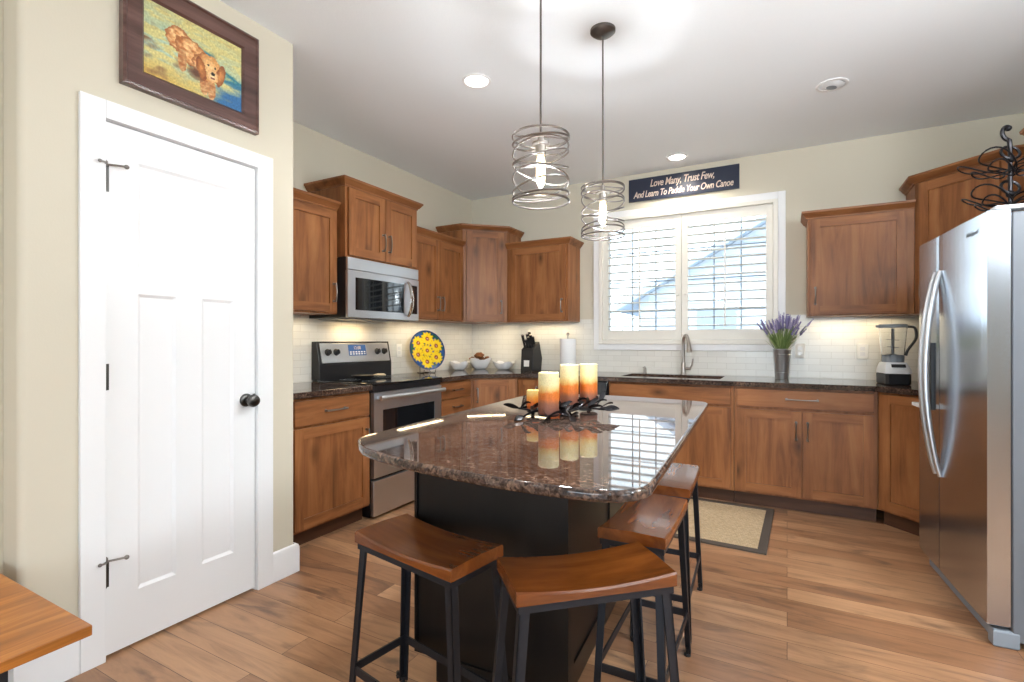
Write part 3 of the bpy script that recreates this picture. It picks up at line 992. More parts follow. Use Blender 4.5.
# back run
c = base_cab('base_cabinet', 'narrow low alder cabinet between the left corner cabinet and the dishwasher', (-2.155, YF, 0), 0, 0.236, Dp)
add_door(c, 0.012, 0.224, 0.118, 0.862, ('r', 'top'), fr=0.05)
c = base_cab('sink_cabinet', 'low alder cabinet under the sink with a wide plain top panel', (-1.300, YF, 0), 0, 0.953, Dp)
add_door(c, 0.02, 0.933, 0.735, 0.862, None, flat=True)
add_door(c, 0.02, 0.474, 0.118, 0.715, None); add_door(c, 0.479, 0.933, 0.118, 0.715, None)
c = base_cab('base_cabinet', 'low alder cabinet with wide drawer over two doors, below the lavender vase', (-0.343, YF, 0), 0, 0.866, Dp)
add_door(c, 0.02, 0.846, 0.735, 0.862, (0.20, 'x'), flat=True)
add_door(c, 0.02, 0.428, 0.118, 0.715, ('r', 'top')); add_door(c, 0.438, 0.846, 0.118, 0.715, ('l', 'top'))
A, Bp = (0.527, YF), (0.838, 3.754)
c, L = diag_base('diagonal low alder corner cabinet with one full door beside the fridge', A, Bp, R(-45),
                 [A, Bp, (XR - 0.006, 3.754), (XR - 0.006, YB - 0.010), (0.527, YB - 0.010)], None)
add_door(c, 0.03, L - 0.03, 0.118, 0.862, None)
c = base_cab('base_cabinet', 'narrow low alder cabinet wedged behind the fridge', (0.838, 3.750, 0), R(-90), 0.185, 0.60)
add_door(c, 0.012, 0.173, 0.118, 0.862, None, fr=0.05)

# dishwasher
root = thing('dishwasher', (-1.914, YF, 0), 0, 'black dishwasher between the sink cabinet and narrow cabinet', 'dishwasher')
b = MB(); b.box(0, 0.608, 0.0, Dp, 0.10, CT0 - 0.002); b.build('tub', M['black'], root)
b = MB(); b.box(0.004, 0.604, -0.022, -0.0005, 0.12, 0.74, 0.004); b.build('door', M['black'], root)
b = MB(); b.box(0.004, 0.604, -0.024, -0.0005, 0.745, CT0 - 0.008, 0.005); b.build('control_panel', M['blackglass'], root)
b = MB(); b.box(0, 0.608, 0.06, 0.08, 0, 0.10); b.build('toe_kick', M['black'], root)


def upper_cab(label, loc, rz, w, depth, h, doors, crown=(0, 0), group='upper kitchen cabinets', name='wall_cabinet', pulls=('r',), ch=0.078):
    """local x along the front, y into the wall; crown=(left return, right return)"""
    root = thing(name, loc, rz, label, 'cabinet', group)
    b = MB(); b.box(0, w, 0, depth, 0, h); b.build('body', WM[0], root)
    n = len(doors)
    for (x0, x1), p in zip(doors, pulls):
        add_door(root, x0, x1, 0.012, h - 0.012, (p, 'bottom') if p else None)
    path = []
    if crown[0]: path.append((0, depth))
    path += [(0, 0), (w, 0)]
    if crown[1]: path.append((w, depth))
    b = MB(); b.sweep(CROWN, path, h - 0.004); b.build('crown_moulding', M['wood_h'], root)
    return root


ZU = 1.395; HU = 0.724; HT = 0.892
XU = -2.755   # body front of the range-wall uppers
dU = XU - XL - 0.010
upper_cab('upper alder cabinet left of the microwave, its left side hidden by the pantry wall', (XU, 1.79, ZU), R(90), 0.705, dU, HU, [(0.135, 0.690)], pulls=('r',))
c = upper_cab('taller upper alder cabinet with two doors above the microwave', (-2.680, 2.500, 1.795), R(90), 0.765, -2.680 - XL - 0.010, 0.493, [(0.02, 0.380), (0.385, 0.745)], (1, 1), pulls=('r', 'l'))
upper_cab('upper alder cabinet with two narrow doors right of the microwave', (XU, 3.270, ZU), R(90), 0.774, dU, HU, [(0.012, 0.384), (0.390, 0.762)], pulls=('r', 'l'))


def diag_upper(label, A, Bp, rz, pts, path, pull):
    loc = (A[0], A[1], ZU)
    root = thing('corner_wall_cabinet', loc, rz, label, 'cabinet', 'upper kitchen cabinets')
    L = math.hypot(Bp[0] - A[0], Bp[1] - A[1])
    b = MB(); b.prism(poly_local(pts, loc, rz), 0, HT); b.build('body', WM[0], root)
    add_door(root, 0.035, L - 0.035, 0.012, HT - 0.012, (pull, 'bottom') if pull else None)
    b = MB(); b.sweep(CROWN, poly_local(path, loc, rz), HT - 0.004); b.build('crown_moulding', M['wood_h'], root)
    return root


SC = 0.620
A = (XU, YB - SC); Bp = (XL + SC, 4.358)
wl, wb = XL + 0.010, YB - 0.010
diag_upper('tall diagonal upper alder cabinet in the corner left of the sink window', A, Bp, math.atan2(Bp[1] - A[1], Bp[0] - A[0]),
           [A, Bp, (Bp[0], wb), (wl, wb), (wl, A[1])], [(wl, A[1]), A, Bp, (Bp[0], wb)], 'r')
upper_cab('short upper alder cabinet with one door left of the sink window', (XL + SC + 0.004, 4.358, ZU), 0, 0.650, YB - 4.358 - 0.010, HU, [(0.045, 0.625)], (0, 1), pulls=('r',))
upper_cab('short upper alder cabinet right of the sink window, above the blender', (0.135, 4.358, ZU), 0, 0.632, YB - 4.358 - 0.010, HU, [(0.018, 0.590)], (1, 0), pulls=('l',))
A = (0.770, 4.358); Bp = (XR - 0.31, YB - 0.68)
wr = XR - 0.006
diag_upper('tall diagonal upper alder cabinet in the corner above the fridge end of the counter', A, Bp, math.atan2(Bp[1] - A[1], Bp[0] - A[0]),
           [A, Bp, (wr, Bp[1]), (wr, wb), (A[0], wb)], [(A[0], wb), A, Bp, (wr, Bp[1])], 'l')
upper_cab('upper alder cabinet over the fridge at the right edge', (1.085, 3.47, 1.84), R(-90), 0.84, wr - 1.085, 0.388, [(0.02, 0.415), (0.425, 0.82)], (1, 1), pulls=('r', 'l'))

# ------------------------------------------------------------------ counters
b = MB()
b.box(XL + 0.010, -2.435, PY1 + 0.004, 2.514, CT0, CT1, 0.004)
tag(b.build('countertop', M['granite_d']), 'short brown granite countertop between pantry wall and range', 'countertop', 'granite countertops')
SX0, SX1, SY0, SY1 = -1.235, -0.455, 4.175, 4.545
b = MB()
ye = 4.022
b.prism([(XL + 0.010, 3.290), (-2.435, 3.290), (-2.435, 3.738), (-2.420, 3.765), (-2.160, 4.012), (-2.14, ye), (SX0, ye), (SX0, wb), (XL + 0.010, wb)], CT0, CT1)
b.prism([(SX1, ye), (0.505, ye), (0.525, 4.012), (0.795, 3.74), (0.800, 3.57), (wr, 3.57), (wr, wb), (SX1, wb)], CT0, CT1)
b.box(SX0, SX1, ye, SY0, CT0, CT1); b.box(SX0, SX1, SY1, wb, CT0, CT1)
bmesh.ops.remove_doubles(b.bm, verts=b.bm.verts[:], dist=1e-5)
tag(b.build('countertop', M['granite_d'], smooth=20), 'long brown granite countertop wrapping both corners and holding the sink', 'countertop', 'granite countertops')

# sink
root = thing('sink', ((SX0 + SX1) / 2, (SY0 + SY1) / 2, 0.66), 0, 'dark undermount sink set in the counter below the window', 'sink')
hw, hd = (SX1 - SX0) / 2, (SY1 - SY0) / 2
b = MB()
for x0, x1, y0, y1, z0, z1 in ((-hw, hw, -hd, hd, 0, 0.012), (-hw, -hw + 0.012, -hd, hd, 0.012, 0.214), (hw - 0.012, hw, -hd, hd, 0.012, 0.214), (-hw + 0.012, hw - 0.012, -hd, -hd + 0.012, 0.012, 0.214), (-hw + 0.012, hw - 0.012, hd - 0.012, hd, 0.012, 0.214)):
    b.box(x0 + 0.0008 * (x0 == -hw), x1 - 0.0008 * (x1 == hw), y0 + 0.0008 * (y0 == -hd), y1 - 0.0008 * (y1 == hd), z0, z1)
b.build('basin', plain('dark_composite', srgb(62, 50, 44), 0.4), root)
b = MB(); b.lathe([(0, 0.0125), (0.045, 0.0125), (0.04, 0.018), (0.0, 0.016)], 20); b.build('drain', M['chrome'], root)

# faucet
root = thing('faucet', (-0.80, 4.600, CT1), 0, 'tall brushed nickel pull-down faucet behind the sink', 'faucet')
b = MB(); b.lathe([(0, 0), (0.027, 0), (0.027, 0.006), (0.021, 0.012), (0.019, 0.10), (0.016, 0.105), (0, 0.105)], 20); b.build('base', M['nickel'], root)
pts = [(0, 0, 0.10), (0, 0, 0.27)]
for k in range(1, 11):
    a = math.pi * k / 10 * 0.93
    pts.append((0.055 * (1 - math.cos(a)) * 0.55, -0.055 * (1 - math.cos(a)) * 1.0, 0.27 + 0.075 * math.sin(a)))
b = MB(); b.tube(pts, 0.0135, 12); b.build('spout', M['nickel'], root)
p = pts[-1]
b = MB(); b.tube([p, (p[0] + 0.006, p[1] - 0.012, p[2] - 0.03), (p[0] + 0.014, p[1] - 0.026, p[2] - 0.085)], [0.015, 0.018, 0.022], 12); b.build('spray_head', M['nickel'], root)
b = MB(); b.tube([(0.017, 0, 0.055), (0.06, -0.005, 0.055)], 0.014, 12); b.tube([(0.055, -0.005, 0.055), (0.075, -0.012, 0.085), (0.082, -0.015, 0.14)], [0.008, 0.007, 0.006], 10); b.build('lever', M['nickel'], root)
root = thing('soap_dispenser', (-1.135, 4.600, CT1), 0, 'small brushed nickel soap pump left of the faucet', 'soap dispenser')
b = MB(); b.lathe([(0, 0), (0.018, 0), (0.018, 0.006), (0.013, 0.01), (0.013, 0.05), (0, 0.052)], 16); b.build('body', M['nickel'], root)
b = MB(); b.tube([(0, 0, 0.052), (0, -0.006, 0.058), (0, -0.05, 0.056)], 0.008, 10); b.build('nozzle', M['nickel'], root)

# ------------------------------------------------------------------ range
RX, RY, RW = -2.455, 2.523, 0.757
root = thing('range', (RX, RY, 0), R(90), 'stainless and black electric range against the left wall', 'stove')
rd = -(XL - RX) - 0.012
b = MB(); b.box(0.002, RW - 0.002, 0.012, rd, 0.05, 0.905, 0.003); b.box(0.03, RW - 0.03, 0.05, rd - 0.02, 0.0, 0.05); b.build('body', M['black'], root)
b = MB(); b.box(0, RW, -0.025, rd - 0.06, 0.905, 0.922, 0.004); b.build('cooktop', M['blackglass'], root)
b = MB()
for x, y, r in ((0.19, 0.13, 0.105), (0.57, 0.13, 0.08), (0.19, 0.40, 0.075), (0.57, 0.40, 0.105), (0.38, 0.42, 0.05)):
    n = 40
    for rr in (r, r * 0.62):
        b.lathe([(rr - 0.003, 0.9222), (rr, 0.9222), (rr, 0.9226), (rr - 0.003, 0.9226), (rr - 0.003, 0.9222)], n, c=(x, y, 0))
b.build('burner_rings', M['greyplastic'], root)
b = MB(); b.box(0.003, RW - 0.003, -0.012, 0.0115, 0.862, 0.904, 0.003); b.build('front_band', M['black'], root)
b = MB(); b.slab(RW - 0.008, 0.576, 0.03, [(0.085, RW - 0.093, 0.13, 0.455)], 0.004, 0.004, panel_mat=1, T=Matrix.Translation((0.004, 0.011, 0.282)))
od = b.build('oven_door', [M['steel_x'], M['blackglass']], root, smooth=20)
b = MB()
pts = [(0.02 + (RW - 0.04) * k / 12, -0.066 - 0.010 * math.sin(math.pi * k / 12), 0.825) for k in range(13)]
b.tube(pts, 0.0135, 10, flat=(1, 1.25))
for x in (0.045, RW - 0.045):
    b.bar((x, -0.019, 0.825), (x, -0.066, 0.825), 0.026, 0.022)
b.build('handle', M['steel_x'], od)
b = MB(); b.box(0.004, RW - 0.004, -0.016, 0.0115, 0.022, 0.262, 0.004); b.build('drawer', M['steel_x'], root)
# backguard
b = MB()
b.prism([(rd - 0.085, 0.922), (rd, 0.922), (rd, 1.205), (rd - 0.05, 1.205), (rd - 0.085, 1.03)], 0.0, RW, bev=0.006, T=Matrix(((0, 0, 1, 0), (1, 0, 0, 0), (0, 1, 0, 0), (0, 0, 0, 1))))
bgd = b.build('backguard', M['black'], root)
Tp = Matrix.Translation((0, rd - 0.087, 1.02)) @ Matrix.Rotation(R(-11.3), 4, 'X')
b = MB(); b.box(0.025, RW - 0.025, -0.006, 0.004, 0.025, 0.175, 0.003, T=Tp); pn = b.build('control_panel', M['steel_x'], root)
b = MB(); b.box(0.29, 0.47, -0.0085, -0.0062, 0.075, 0.16, T=Tp); b.build('display', M['lcd'], pn)
text_obj('display_digits', '12:00', 0.035, M['letter'], pn, Tp @ Matrix.Translation((0.38, -0.0088, 0.135)) @ Matrix.Rotation(R(90), 4, 'X'), extrude=0.0002)
b = MB()
for r_ in range(2):
    for k in range(6):
        b.box(0.298 + k * 0.029, 0.316 + k * 0.029, -0.0096, -0.0086, 0.083 + r_ * 0.016, 0.093 + r_ * 0.016, T=Tp)
b.build('keypad', M['silver'], pn)
for x in (0.085, 0.165, 0.595, 0.675):
    b = MB(); b.lathe([(0, 0), (0.026, 0), (0.025, 0.006), (0.020, 0.010), (0.018, 0.026), (0.0, 0.028)], 20, Tp @ Matrix.Translation((x, -0.0062, 0.105)) @ Matrix.Rotation(R(90), 4, 'X'))
    b.bar((x, -0.035, 0.088), (x, -0.035, 0.122), 0.007, 0.012, up=(0, 1, 0), T=Tp)
    b.build('knob', M['blackplastic'], pn)
# spoon rest on the cooktop
root = thing('spoon_rest', (-2.83, 2.83, 0.9228), R(70), 'small dark spoon rest with cream handle end lying on the cooktop', 'spoon rest')
b = MB(); b.lathe([(0, 0.0), (0.05, 0.0), (0.075, 0.022), (0.08, 0.026), (0.074, 0.026), (0.05, 0.006), (0, 0.005)], 24, Matrix.Scale(1.25, 4, (1, 0, 0))); b.build('dish', M['blackplastic'], root)
b = MB(); b.tube([(0.08, 0, 0.022), (0.115, 0, 0.024), (0.16, 0, 0.022), (0.175, 0, 0.02)], [0.012, 0.02, 0.022, 0.012], 10, flat=(1, 0.5)); b.build('handle', plain('cream_glaze', srgb(214, 198, 166), 0.3), root)

# ------------------------------------------------------------------ microwave
root = thing('microwave', (-2.655, 2.503, 1.372), R(90), 'stainless over-range microwave below the tall upper cabinet', 'microwave')
md = -2.655 - XL - 0.012
mw, mh = 0.759, 0.420
b = MB(); b.box(0, mw, 0.022, md, 0.0, mh, 0.003); b.build('body', M['black'], root)
b = MB(); b.box(0.0, mw, 0.0, 0.021, mh - 0.085, mh, 0.005); b.build('vent_panel', M['steel_x'], root)
b = MB()
w2, h2 = mw, mh - 0.088
n = 12; front = []
for k in range(n + 1):
    t = k / n
    front.append((w2 * t, -0.018 * math.sin(math.pi * t)))
b.prism([(0, 0.021), *[(x, y) for x, y in front], (w2, 0.021)], 0, h2, bev=0.004)
b.build('door', M['steel_x'], root)
def curve_panel(x0, x1, z0, z1, off, th):
    bb = MB(); pts = []
    for k in range(9):
        x = x0 + (x1 - x0) * k / 8
        pts.append((x, -0.018 * math.sin(math.pi * x / w2) - off - th))
    back = [(x, y + th + 0.003) for x, y in pts][::-1]
    bb.prism(pts + back, z0, z1, bev=0.0)
    return bb
curve_panel(0.065, 0.560, 0.055, h2 - 0.05, 0.0005, 0.002).build('window_glass', M['blackglass'], root)
curve_panel(0.655, 0.735, 0.055, h2 - 0.05, 0.0005, 0.002).build('keypad', M['blackglass'], root)
b = MB()
pts = [(0.605, -0.020 - 0.042 * math.sin(math.pi * k / 12) ** 0.7, 0.03 + (h2 - 0.06) * k / 12) for k in range(13)]
b.tube(pts, [0.011 + 0.007 * math.sin(math.pi * k / 12) for k in range(13)], 10, flat=(1.2, 0.8)); b.build('handle', M['chrome'], root)
b = MB(); b.box(0.05, mw - 0.05, 0.06, md - 0.04, -0.006, -0.0005, 0.001); b.build('grease_filter', M['greyplastic'], root)

# ------------------------------------------------------------------ fridge
FA = R(-85.6)
root = thing('refrigerator', (0.632, 3.482, 0), FA, 'stainless side-by-side refrigerator at the right edge', 'refrigerator')
FWd, FH = 0.83, 1.728
b = MB(); b.box(0.006, FWd - 0.006, 0.078, 0.70, 0.03, FH - 0.012, 0.006); b.build('case', M['case'], root)
def fdoor(x0, x1):
    n = 10; f = []
    for k in range(n + 1):
        t = k / n
        f.append((x0 + (x1 - x0) * t, 0.001 - 0.0025 * math.sin(math.pi * t) - (0.001 if 0 < k < n else 0)))
    bb = MB(); bb.prism([(x0, 0.072), *f, (x1, 0.072)], 0.085, FH, bev=0.006); return bb
dl = fdoor(0.003, 0.300).build('freezer_door', M['steel_f'], root)
dr = fdoor(0.306, FWd - 0.003).build('fridge_door', M['steel_f'], root)
for par, x in ((dl, 0.270), (dr, 0.338)):
    b = MB(); n = 16
    pts = [(x, -0.004 - 0.058 * math.sin(math.pi * k / n) ** 0.8, 0.55 + 1.0 * k / n) for k in range(n + 1)]
    b.tube(pts, [0.0085 + 0.003 * math.sin(math.pi * k / n) for k in range(n + 1)], 12, flat=(1.2, 0.9)); b.build('handle', M['steel_h'], par)
b = MB(); b.box(0.055, 0.235, -0.014, 0.004, 0.86, 1.20, 0.004); dsp = b.build('dispenser', M['blackplastic'], dl)
b = MB(); b.box(0.065, 0.225, -0.018, -0.0145, 1.10, 1.19, 0.002); b.build('dispenser_panel', M['silver'], dsp)
b = MB(); b.box(0.07, 0.22, -0.05, -0.0145, 0.865, 0.882, 0.003); b.build('drip_tray', M['silver'], dsp)
text_obj('badge', 'Whirlpool', 0.026, M['greyplastic'], dr, Matrix.Translation((0.69, -0.0030, 1.660)) @ Matrix.Rotation(R(90), 4, 'X'), shear=0.3, extrude=0.0006)
b = MB(); b.box(0.02, FWd - 0.055, 0.04, 0.075, 0.004, 0.078, 0.004); b.build('kick_grille', M['greyplastic'], root)
b = MB()
b.prism([(FWd - 0.05, 0.02), (FWd - 0.004, 0.02), (FWd - 0.004, 0.10), (FWd - 0.05, 0.10)], 0.0, 0.07, bev=0.01); b.build('hinge_foot', M['greyplastic'], root)
b = MB(); b.box(FWd - 0.07, FWd - 0.01, 0.03, 0.16, FH + 0.0005, FH + 0.018, 0.006); b.build('hinge_cover', M['silver'], root)
b = MB(); b.box(0.01, FWd - 0.01, 0.0725, 0.0775, 0.09, FH - 0.016); b.build('door_gasket', M['blackplastic'], root)

# wrought iron bottle rack on the fridge
root = thing('bottle_rack', (0.850, 2.955, FH - 0.0115), R(20), 'black wrought iron bottle rack standing on the refrigerator', 'wine rack')
b = MB(); b.tube([(0, 0, 0.0), (0, 0, 0.335)], 0.008, 8); b.lathe([(0, 0), (0.06, 0), (0.058, 0.006), (0.012, 0.012), (0, 0.012)], 20)
b.build('post', M['darkiron'], root)
b = MB()
pts = []
for k in range(22):
    t = k / 21
    a = t * 4.6
    r = 0.040 * (1 - 0.72 * t)
    pts.append((-0.004 - 0.012 * t - r * math.sin(a) * 0.75, 0, 0.375 + 0.02 + r * -math.cos(a) * 0.8 + 0.02 * t))
b.tube([(0, 0, 0.330)] + pts, [0.009] + [0.009 - 0.003 * k / 21 for k in range(22)], 8); b.ball(pts[-1], 0.013)
b.build('scroll_finial', M['darkiron'], root)
for tier, z in ((0, 0.09), (1, 0.235)):
    for q in range(4):
        a0 = q * math.pi / 2 + 0.35 + tier * 0.2
        b = MB()
        for rr, dz in ((0.069, 0.02), (0.046, -0.01)):
            pts = []
            cx, cy = math.cos(a0) * (rr + 0.012), math.sin(a0) * (rr + 0.012)
            for k in range(24):
                a = 2 * math.pi * k / 24
                lx, ly = rr * 1.25 * math.cos(a) + 0.02, rr * 0.75 * math.sin(a)
                pts.append((cx + lx * math.cos(a0) - ly * math.sin(a0), cy + lx * math.sin(a0) + ly * math.cos(a0), z + dz + 0.35 * lx + 0.012 * math.sin(a * 2)))
            b.tube(pts, 0.0035, 6, closed=True)
        b.build('bottle_loop', M['darkiron'], root)
for tier, z in ((0, 0.10), (1, 0.25)):
    b = MB()
    b.tube([(0.035 * math.cos(2 * math.pi * k / 16), 0.012 * math.sin(2 * math.pi * k / 16), z + 0.06 + 0.03 * math.sin(2 * math.pi * k / 16)) for k in range(16)], 0.006, 6, closed=True)
    b.ball((0, 0, z + 0.03), 0.016)
    b.build('collar', M['darkiron'], root)

# ------------------------------------------------------------------ island
top = [(-1.262, 2.470), (-1.164, 1.165), (-1.155, 1.135), (-1.135, 1.105), (-1.075, 1.055), (-1.030, 1.024), (-0.94, 0.993), (-0.849, 0.970), (-0.76, 0.954), (-0.677, 0.944), (-0.60, 0.938), (-0.539, 0.935), (-0.46, 0.936), (-0.401, 0.941), (-0.345, 0.949),
       (-0.310, 0.957), (-0.285, 0.970), (-0.262, 0.993), (-0.248, 1.020), (-0.243, 1.050), (-0.328, 2.545), (-0.335, 2.575), (-0.355, 2.600), (-0.390, 2.615), (-0.50, 2.638), (-0.62, 2.652), (-0.75, 2.66), (-0.88, 2.66), (-1.0, 2.645), (-1.10, 2.62), (-1.19, 2.58), (-1.235, 2.545), (-1.255, 2.51)]
IA = R(4)
root = thing('kitchen_island', (-0.86, 1.93, 0), IA, 'black kitchen island with overhanging polished brown granite top', 'kitchen island')
iw, il = 0.58, 1.10
c0 = Vector((-1.15, 1.388)); 
loc = (-0.86, 1.93, 0)
ll = poly_local([(-1.15, 1.388)], loc, IA)[0]
x0, y0 = ll[0], ll[1]; x1, y1 = x0 + 0.567, y0 + 1.12
b = MB(); b.prism(poly_local(top, loc, IA), 0.889, CT1, bev=0.009, seg=4); b.build('granite_top', M['granite'], root, smooth=50)
b = MB(); b.box(x0 + 0.012, x1 - 0.012, y0 + 0.012, y1 - 0.012, 0.12, 0.888); b.build('body', M['island'], root)
def side_panel(x, y, w, rz, pans, name):
    b = MB(); b.slab(w, 0.887 - 0.12, 0.011, pans, 0.007, 0.008)
    o = b.build(name, M['island'], root, smooth=20); o.location = (x, y, 0.12); o.rotation_euler.z = rz; return o
hh = 0.887 - 0.12
W1 = x1 - x0 - 0.002; W2 = y1 - y0 - 0.002
side_panel(x0 + 0.001, y0 + 0.0118, W1, 0, [(0.006, W1 - 0.034, 0.006, hh - 0.006)], 'front_panel')
side_panel(x1 - 0.0118, y0 + 0.001, W2, R(90), [(0.06, W2 / 2 - 0.03, 0.07, hh - 0.06), (W2 / 2 + 0.03, W2 - 0.06, 0.07, hh - 0.06)], 'side_panel')
side_panel(x0 + 0.0118, y1 - 0.001, W2, R(-90), [(0.05, W2 / 2 - 0.005, 0.05, hh - 0.05), (W2 / 2 + 0.005, W2 - 0.05, 0.05, hh - 0.05)], 'cabinet_fronts')
b = MB(); b.box(x0 + 0.06, x1 - 0.05, y0 + 0.05, y1 - 0.03, 0, 0.12); b.build('toe_kick', M['island'], root)

# ------------------------------------------------------------------ stools
def make_stool():
    root = thing('counter_stool', (0, 0, 0))
    L, Wd = 0.432, 0.215
    hl, hw_ = L / 2, Wd / 2
    b = MB()
    n = 16
    zt = lambda x: 0.592 + 0.015 * (abs(x) / hl) ** 1.9
    rows = []
    yy = [(-hw_, 0.005), (-hw_ + 0.005, 0), (0, -0.003), (hw_ - 0.005, 0), (hw_, 0.005)]
    tv = [[b.bm.verts.new((-hl + L * i / n, y, zt(-hl + L * i / n) - d)) for y, d in yy] for i in range(n + 1)]
    bv = [[b.bm.verts.new((-hl + L * i / n, y, 0.572)) for y in (-hw_, hw_)] for i in range(n + 1)]
    F = b.bm.faces.new
    for i in range(n):
        for k in range(4):
            F((tv[i][k], tv[i + 1][k], tv[i + 1][k + 1], tv[i][k + 1]))
        F((bv[i][0], bv[i + 1][0], tv[i + 1][0], tv[i][0])); F((tv[i][4], tv[i + 1][4], bv[i + 1][1], bv[i][1]))
        F((bv[i][1], bv[i + 1][1], bv[i + 1][0], bv[i][0]))
    F((bv[0][0], *tv[0], bv[0][1])); F((bv[n][1], *tv[n][::-1], bv[n][0]))
    b.build('seat', M['seat'], root, smooth=30)
    b = MB(); i_ = 0.006
    a, c = hl - i_, hw_ - i_
    b.box(-a, a, -c, -c + 0.005, 0.551, 0.5715); b.box(-a, a, c - 0.005, c, 0.551, 0.5715)
    b.box(-a, -a + 0.005, -c + 0.005, c - 0.005, 0.551, 0.5715); b.box(a - 0.005, a, -c + 0.005, c - 0.005, 0.551, 0.5715)
    b.build('seat_frame', M['iron'], root)
    for sx in (-1, 1):
        for sy in (-1, 1):
            tx, ty = sx * (a - 0.006), sy * (c - 0.006)
            fx, fy = sx * (a + 0.040), sy * (c + 0.015)
            b = MB()
            w = 0.026
            # angle iron: two flanges
            def fl(dx, dy):
                w1 = w * 0.82
                q = [(tx, ty, 0.566), (tx - dx * w, ty - dy * w, 0.566), (fx - dx * w1, fy - dy * w1, 0.012), (fx, fy, 0.012)]
                nx, ny = (0, -sy * 0.005) if dx else (-sx * 0.005, 0)
                v1 = [b.bm.verts.new(p) for p in q]; v2 = [b.bm.verts.new((p[0] + nx, p[1] + ny, p[2])) for p in q]
                b.bm.faces.new(v1); b.bm.faces.new(v2[::-1])
                for k in range(4):
                    b.bm.faces.new((v1[k], v1[(k + 1) % 4], v2[(k + 1) % 4], v2[k]))
            fl(sx, 0); fl(0, sy)
            lg = b.build('leg', M['iron'], root, smooth=0)
            b = MB()
            px, py = fx - sx * 0.013, fy - sy * 0.013
            b.lathe([(0, 0), (0.013, 0), (0.013, 0.006), (0.006, 0.008), (0.006, 0.03), (0, 0.031)], 12, c=(px, py, 0))
            b.bar((px, py, 0.022), (px + sx * 0.032, py, 0.022), 0.014, 0.005); b.tube([(px + sx * 0.03, py, 0.012), (px + sx * 0.03, py, 0.034)], 0.006, 8)
            b.build('leveling_foot', M['blackplastic'], lg)
    t = (0.55 - 0.165) / 0.54
    X_, Y_ = (a - 0.006) + 0.046 * t - 0.006, (c - 0.006) + 0.021 * t - 0.006
    for p, q in (((-X_, -Y_, 0.165), (X_, -Y_, 0.165)), ((-X_, Y_, 0.165), (X_, Y_, 0.165)), ((-X_, -Y_, 0.165), (-X_, Y_, 0.165)), ((X_, -Y_, 0.165), (X_, Y_, 0.165))):
        b = MB(); b.bar(p, q, 0.006, 0.026); b.build('stretcher', M['iron'], root)
    return root


st = make_stool()
SP = [(-0.970, 1.230, -10, 'saddle seat counter stool at the front left, over bare floor'),
      (-0.482, 1.286, 43, 'saddle seat counter stool turned diagonally at the near corner, closest to the camera'),
      (-0.436, 1.785, 91, 'saddle seat counter stool tucked along the right side, behind the diagonal one'),
      (-0.464, 2.345, 93, 'farthest saddle seat counter stool, beside the rug')]
for i, (x, y, a, lab) in enumerate(SP):
    o = st if i == 0 else copy_tree(st)
    o.location = (x, y, 0); o.rotation_euler.z = R(a)
    tag(o, lab, 'stool', 'wooden saddle stools around the island')

# ------------------------------------------------------------------ rug
root = thing('rug', (-0.70, 3.63, 0.0005), R(-1.5), 'beige woven rug with dark border on the floor before the sink', 'rug')
b = MB(); b.box(-0.56, 0.56, -0.385, 0.385, 0, 0.008, 0.002); b.build('woven_field', M['sisal'], root)
b = MB()
for x0, x1, y0, y1 in ((-0.61, 0.61, -0.435, -0.3855), (-0.61, 0.61, 0.3855, 0.435), (-0.61, -0.5605, -0.3855, 0.3855), (0.5605, 0.61, -0.3855, 0.3855)):
    b.box(x0, x1, y0, y1, 0, 0.010, 0.002)
b.build('border', M['rugedge'], root)

# ------------------------------------------------------------------ table at lower left
root = thing('wooden_table', (-1.99, 0.1, 0), 0, 'low honey brown wooden table at the lower left corner', 'table')
b = MB(); b.box(-0.385, 0.36, -0.75, 0.545, 0.422, 0.45, 0.003); b.build('tabletop', M['table'], root)
for x in (-0.33, 0.255):
    for y in (-0.62, 0.345):
        b = MB(); b.box(x, x + 0.05, y, y + 0.05, 0, 0.4215, 0.002); b.build('leg', M['iron'], root)

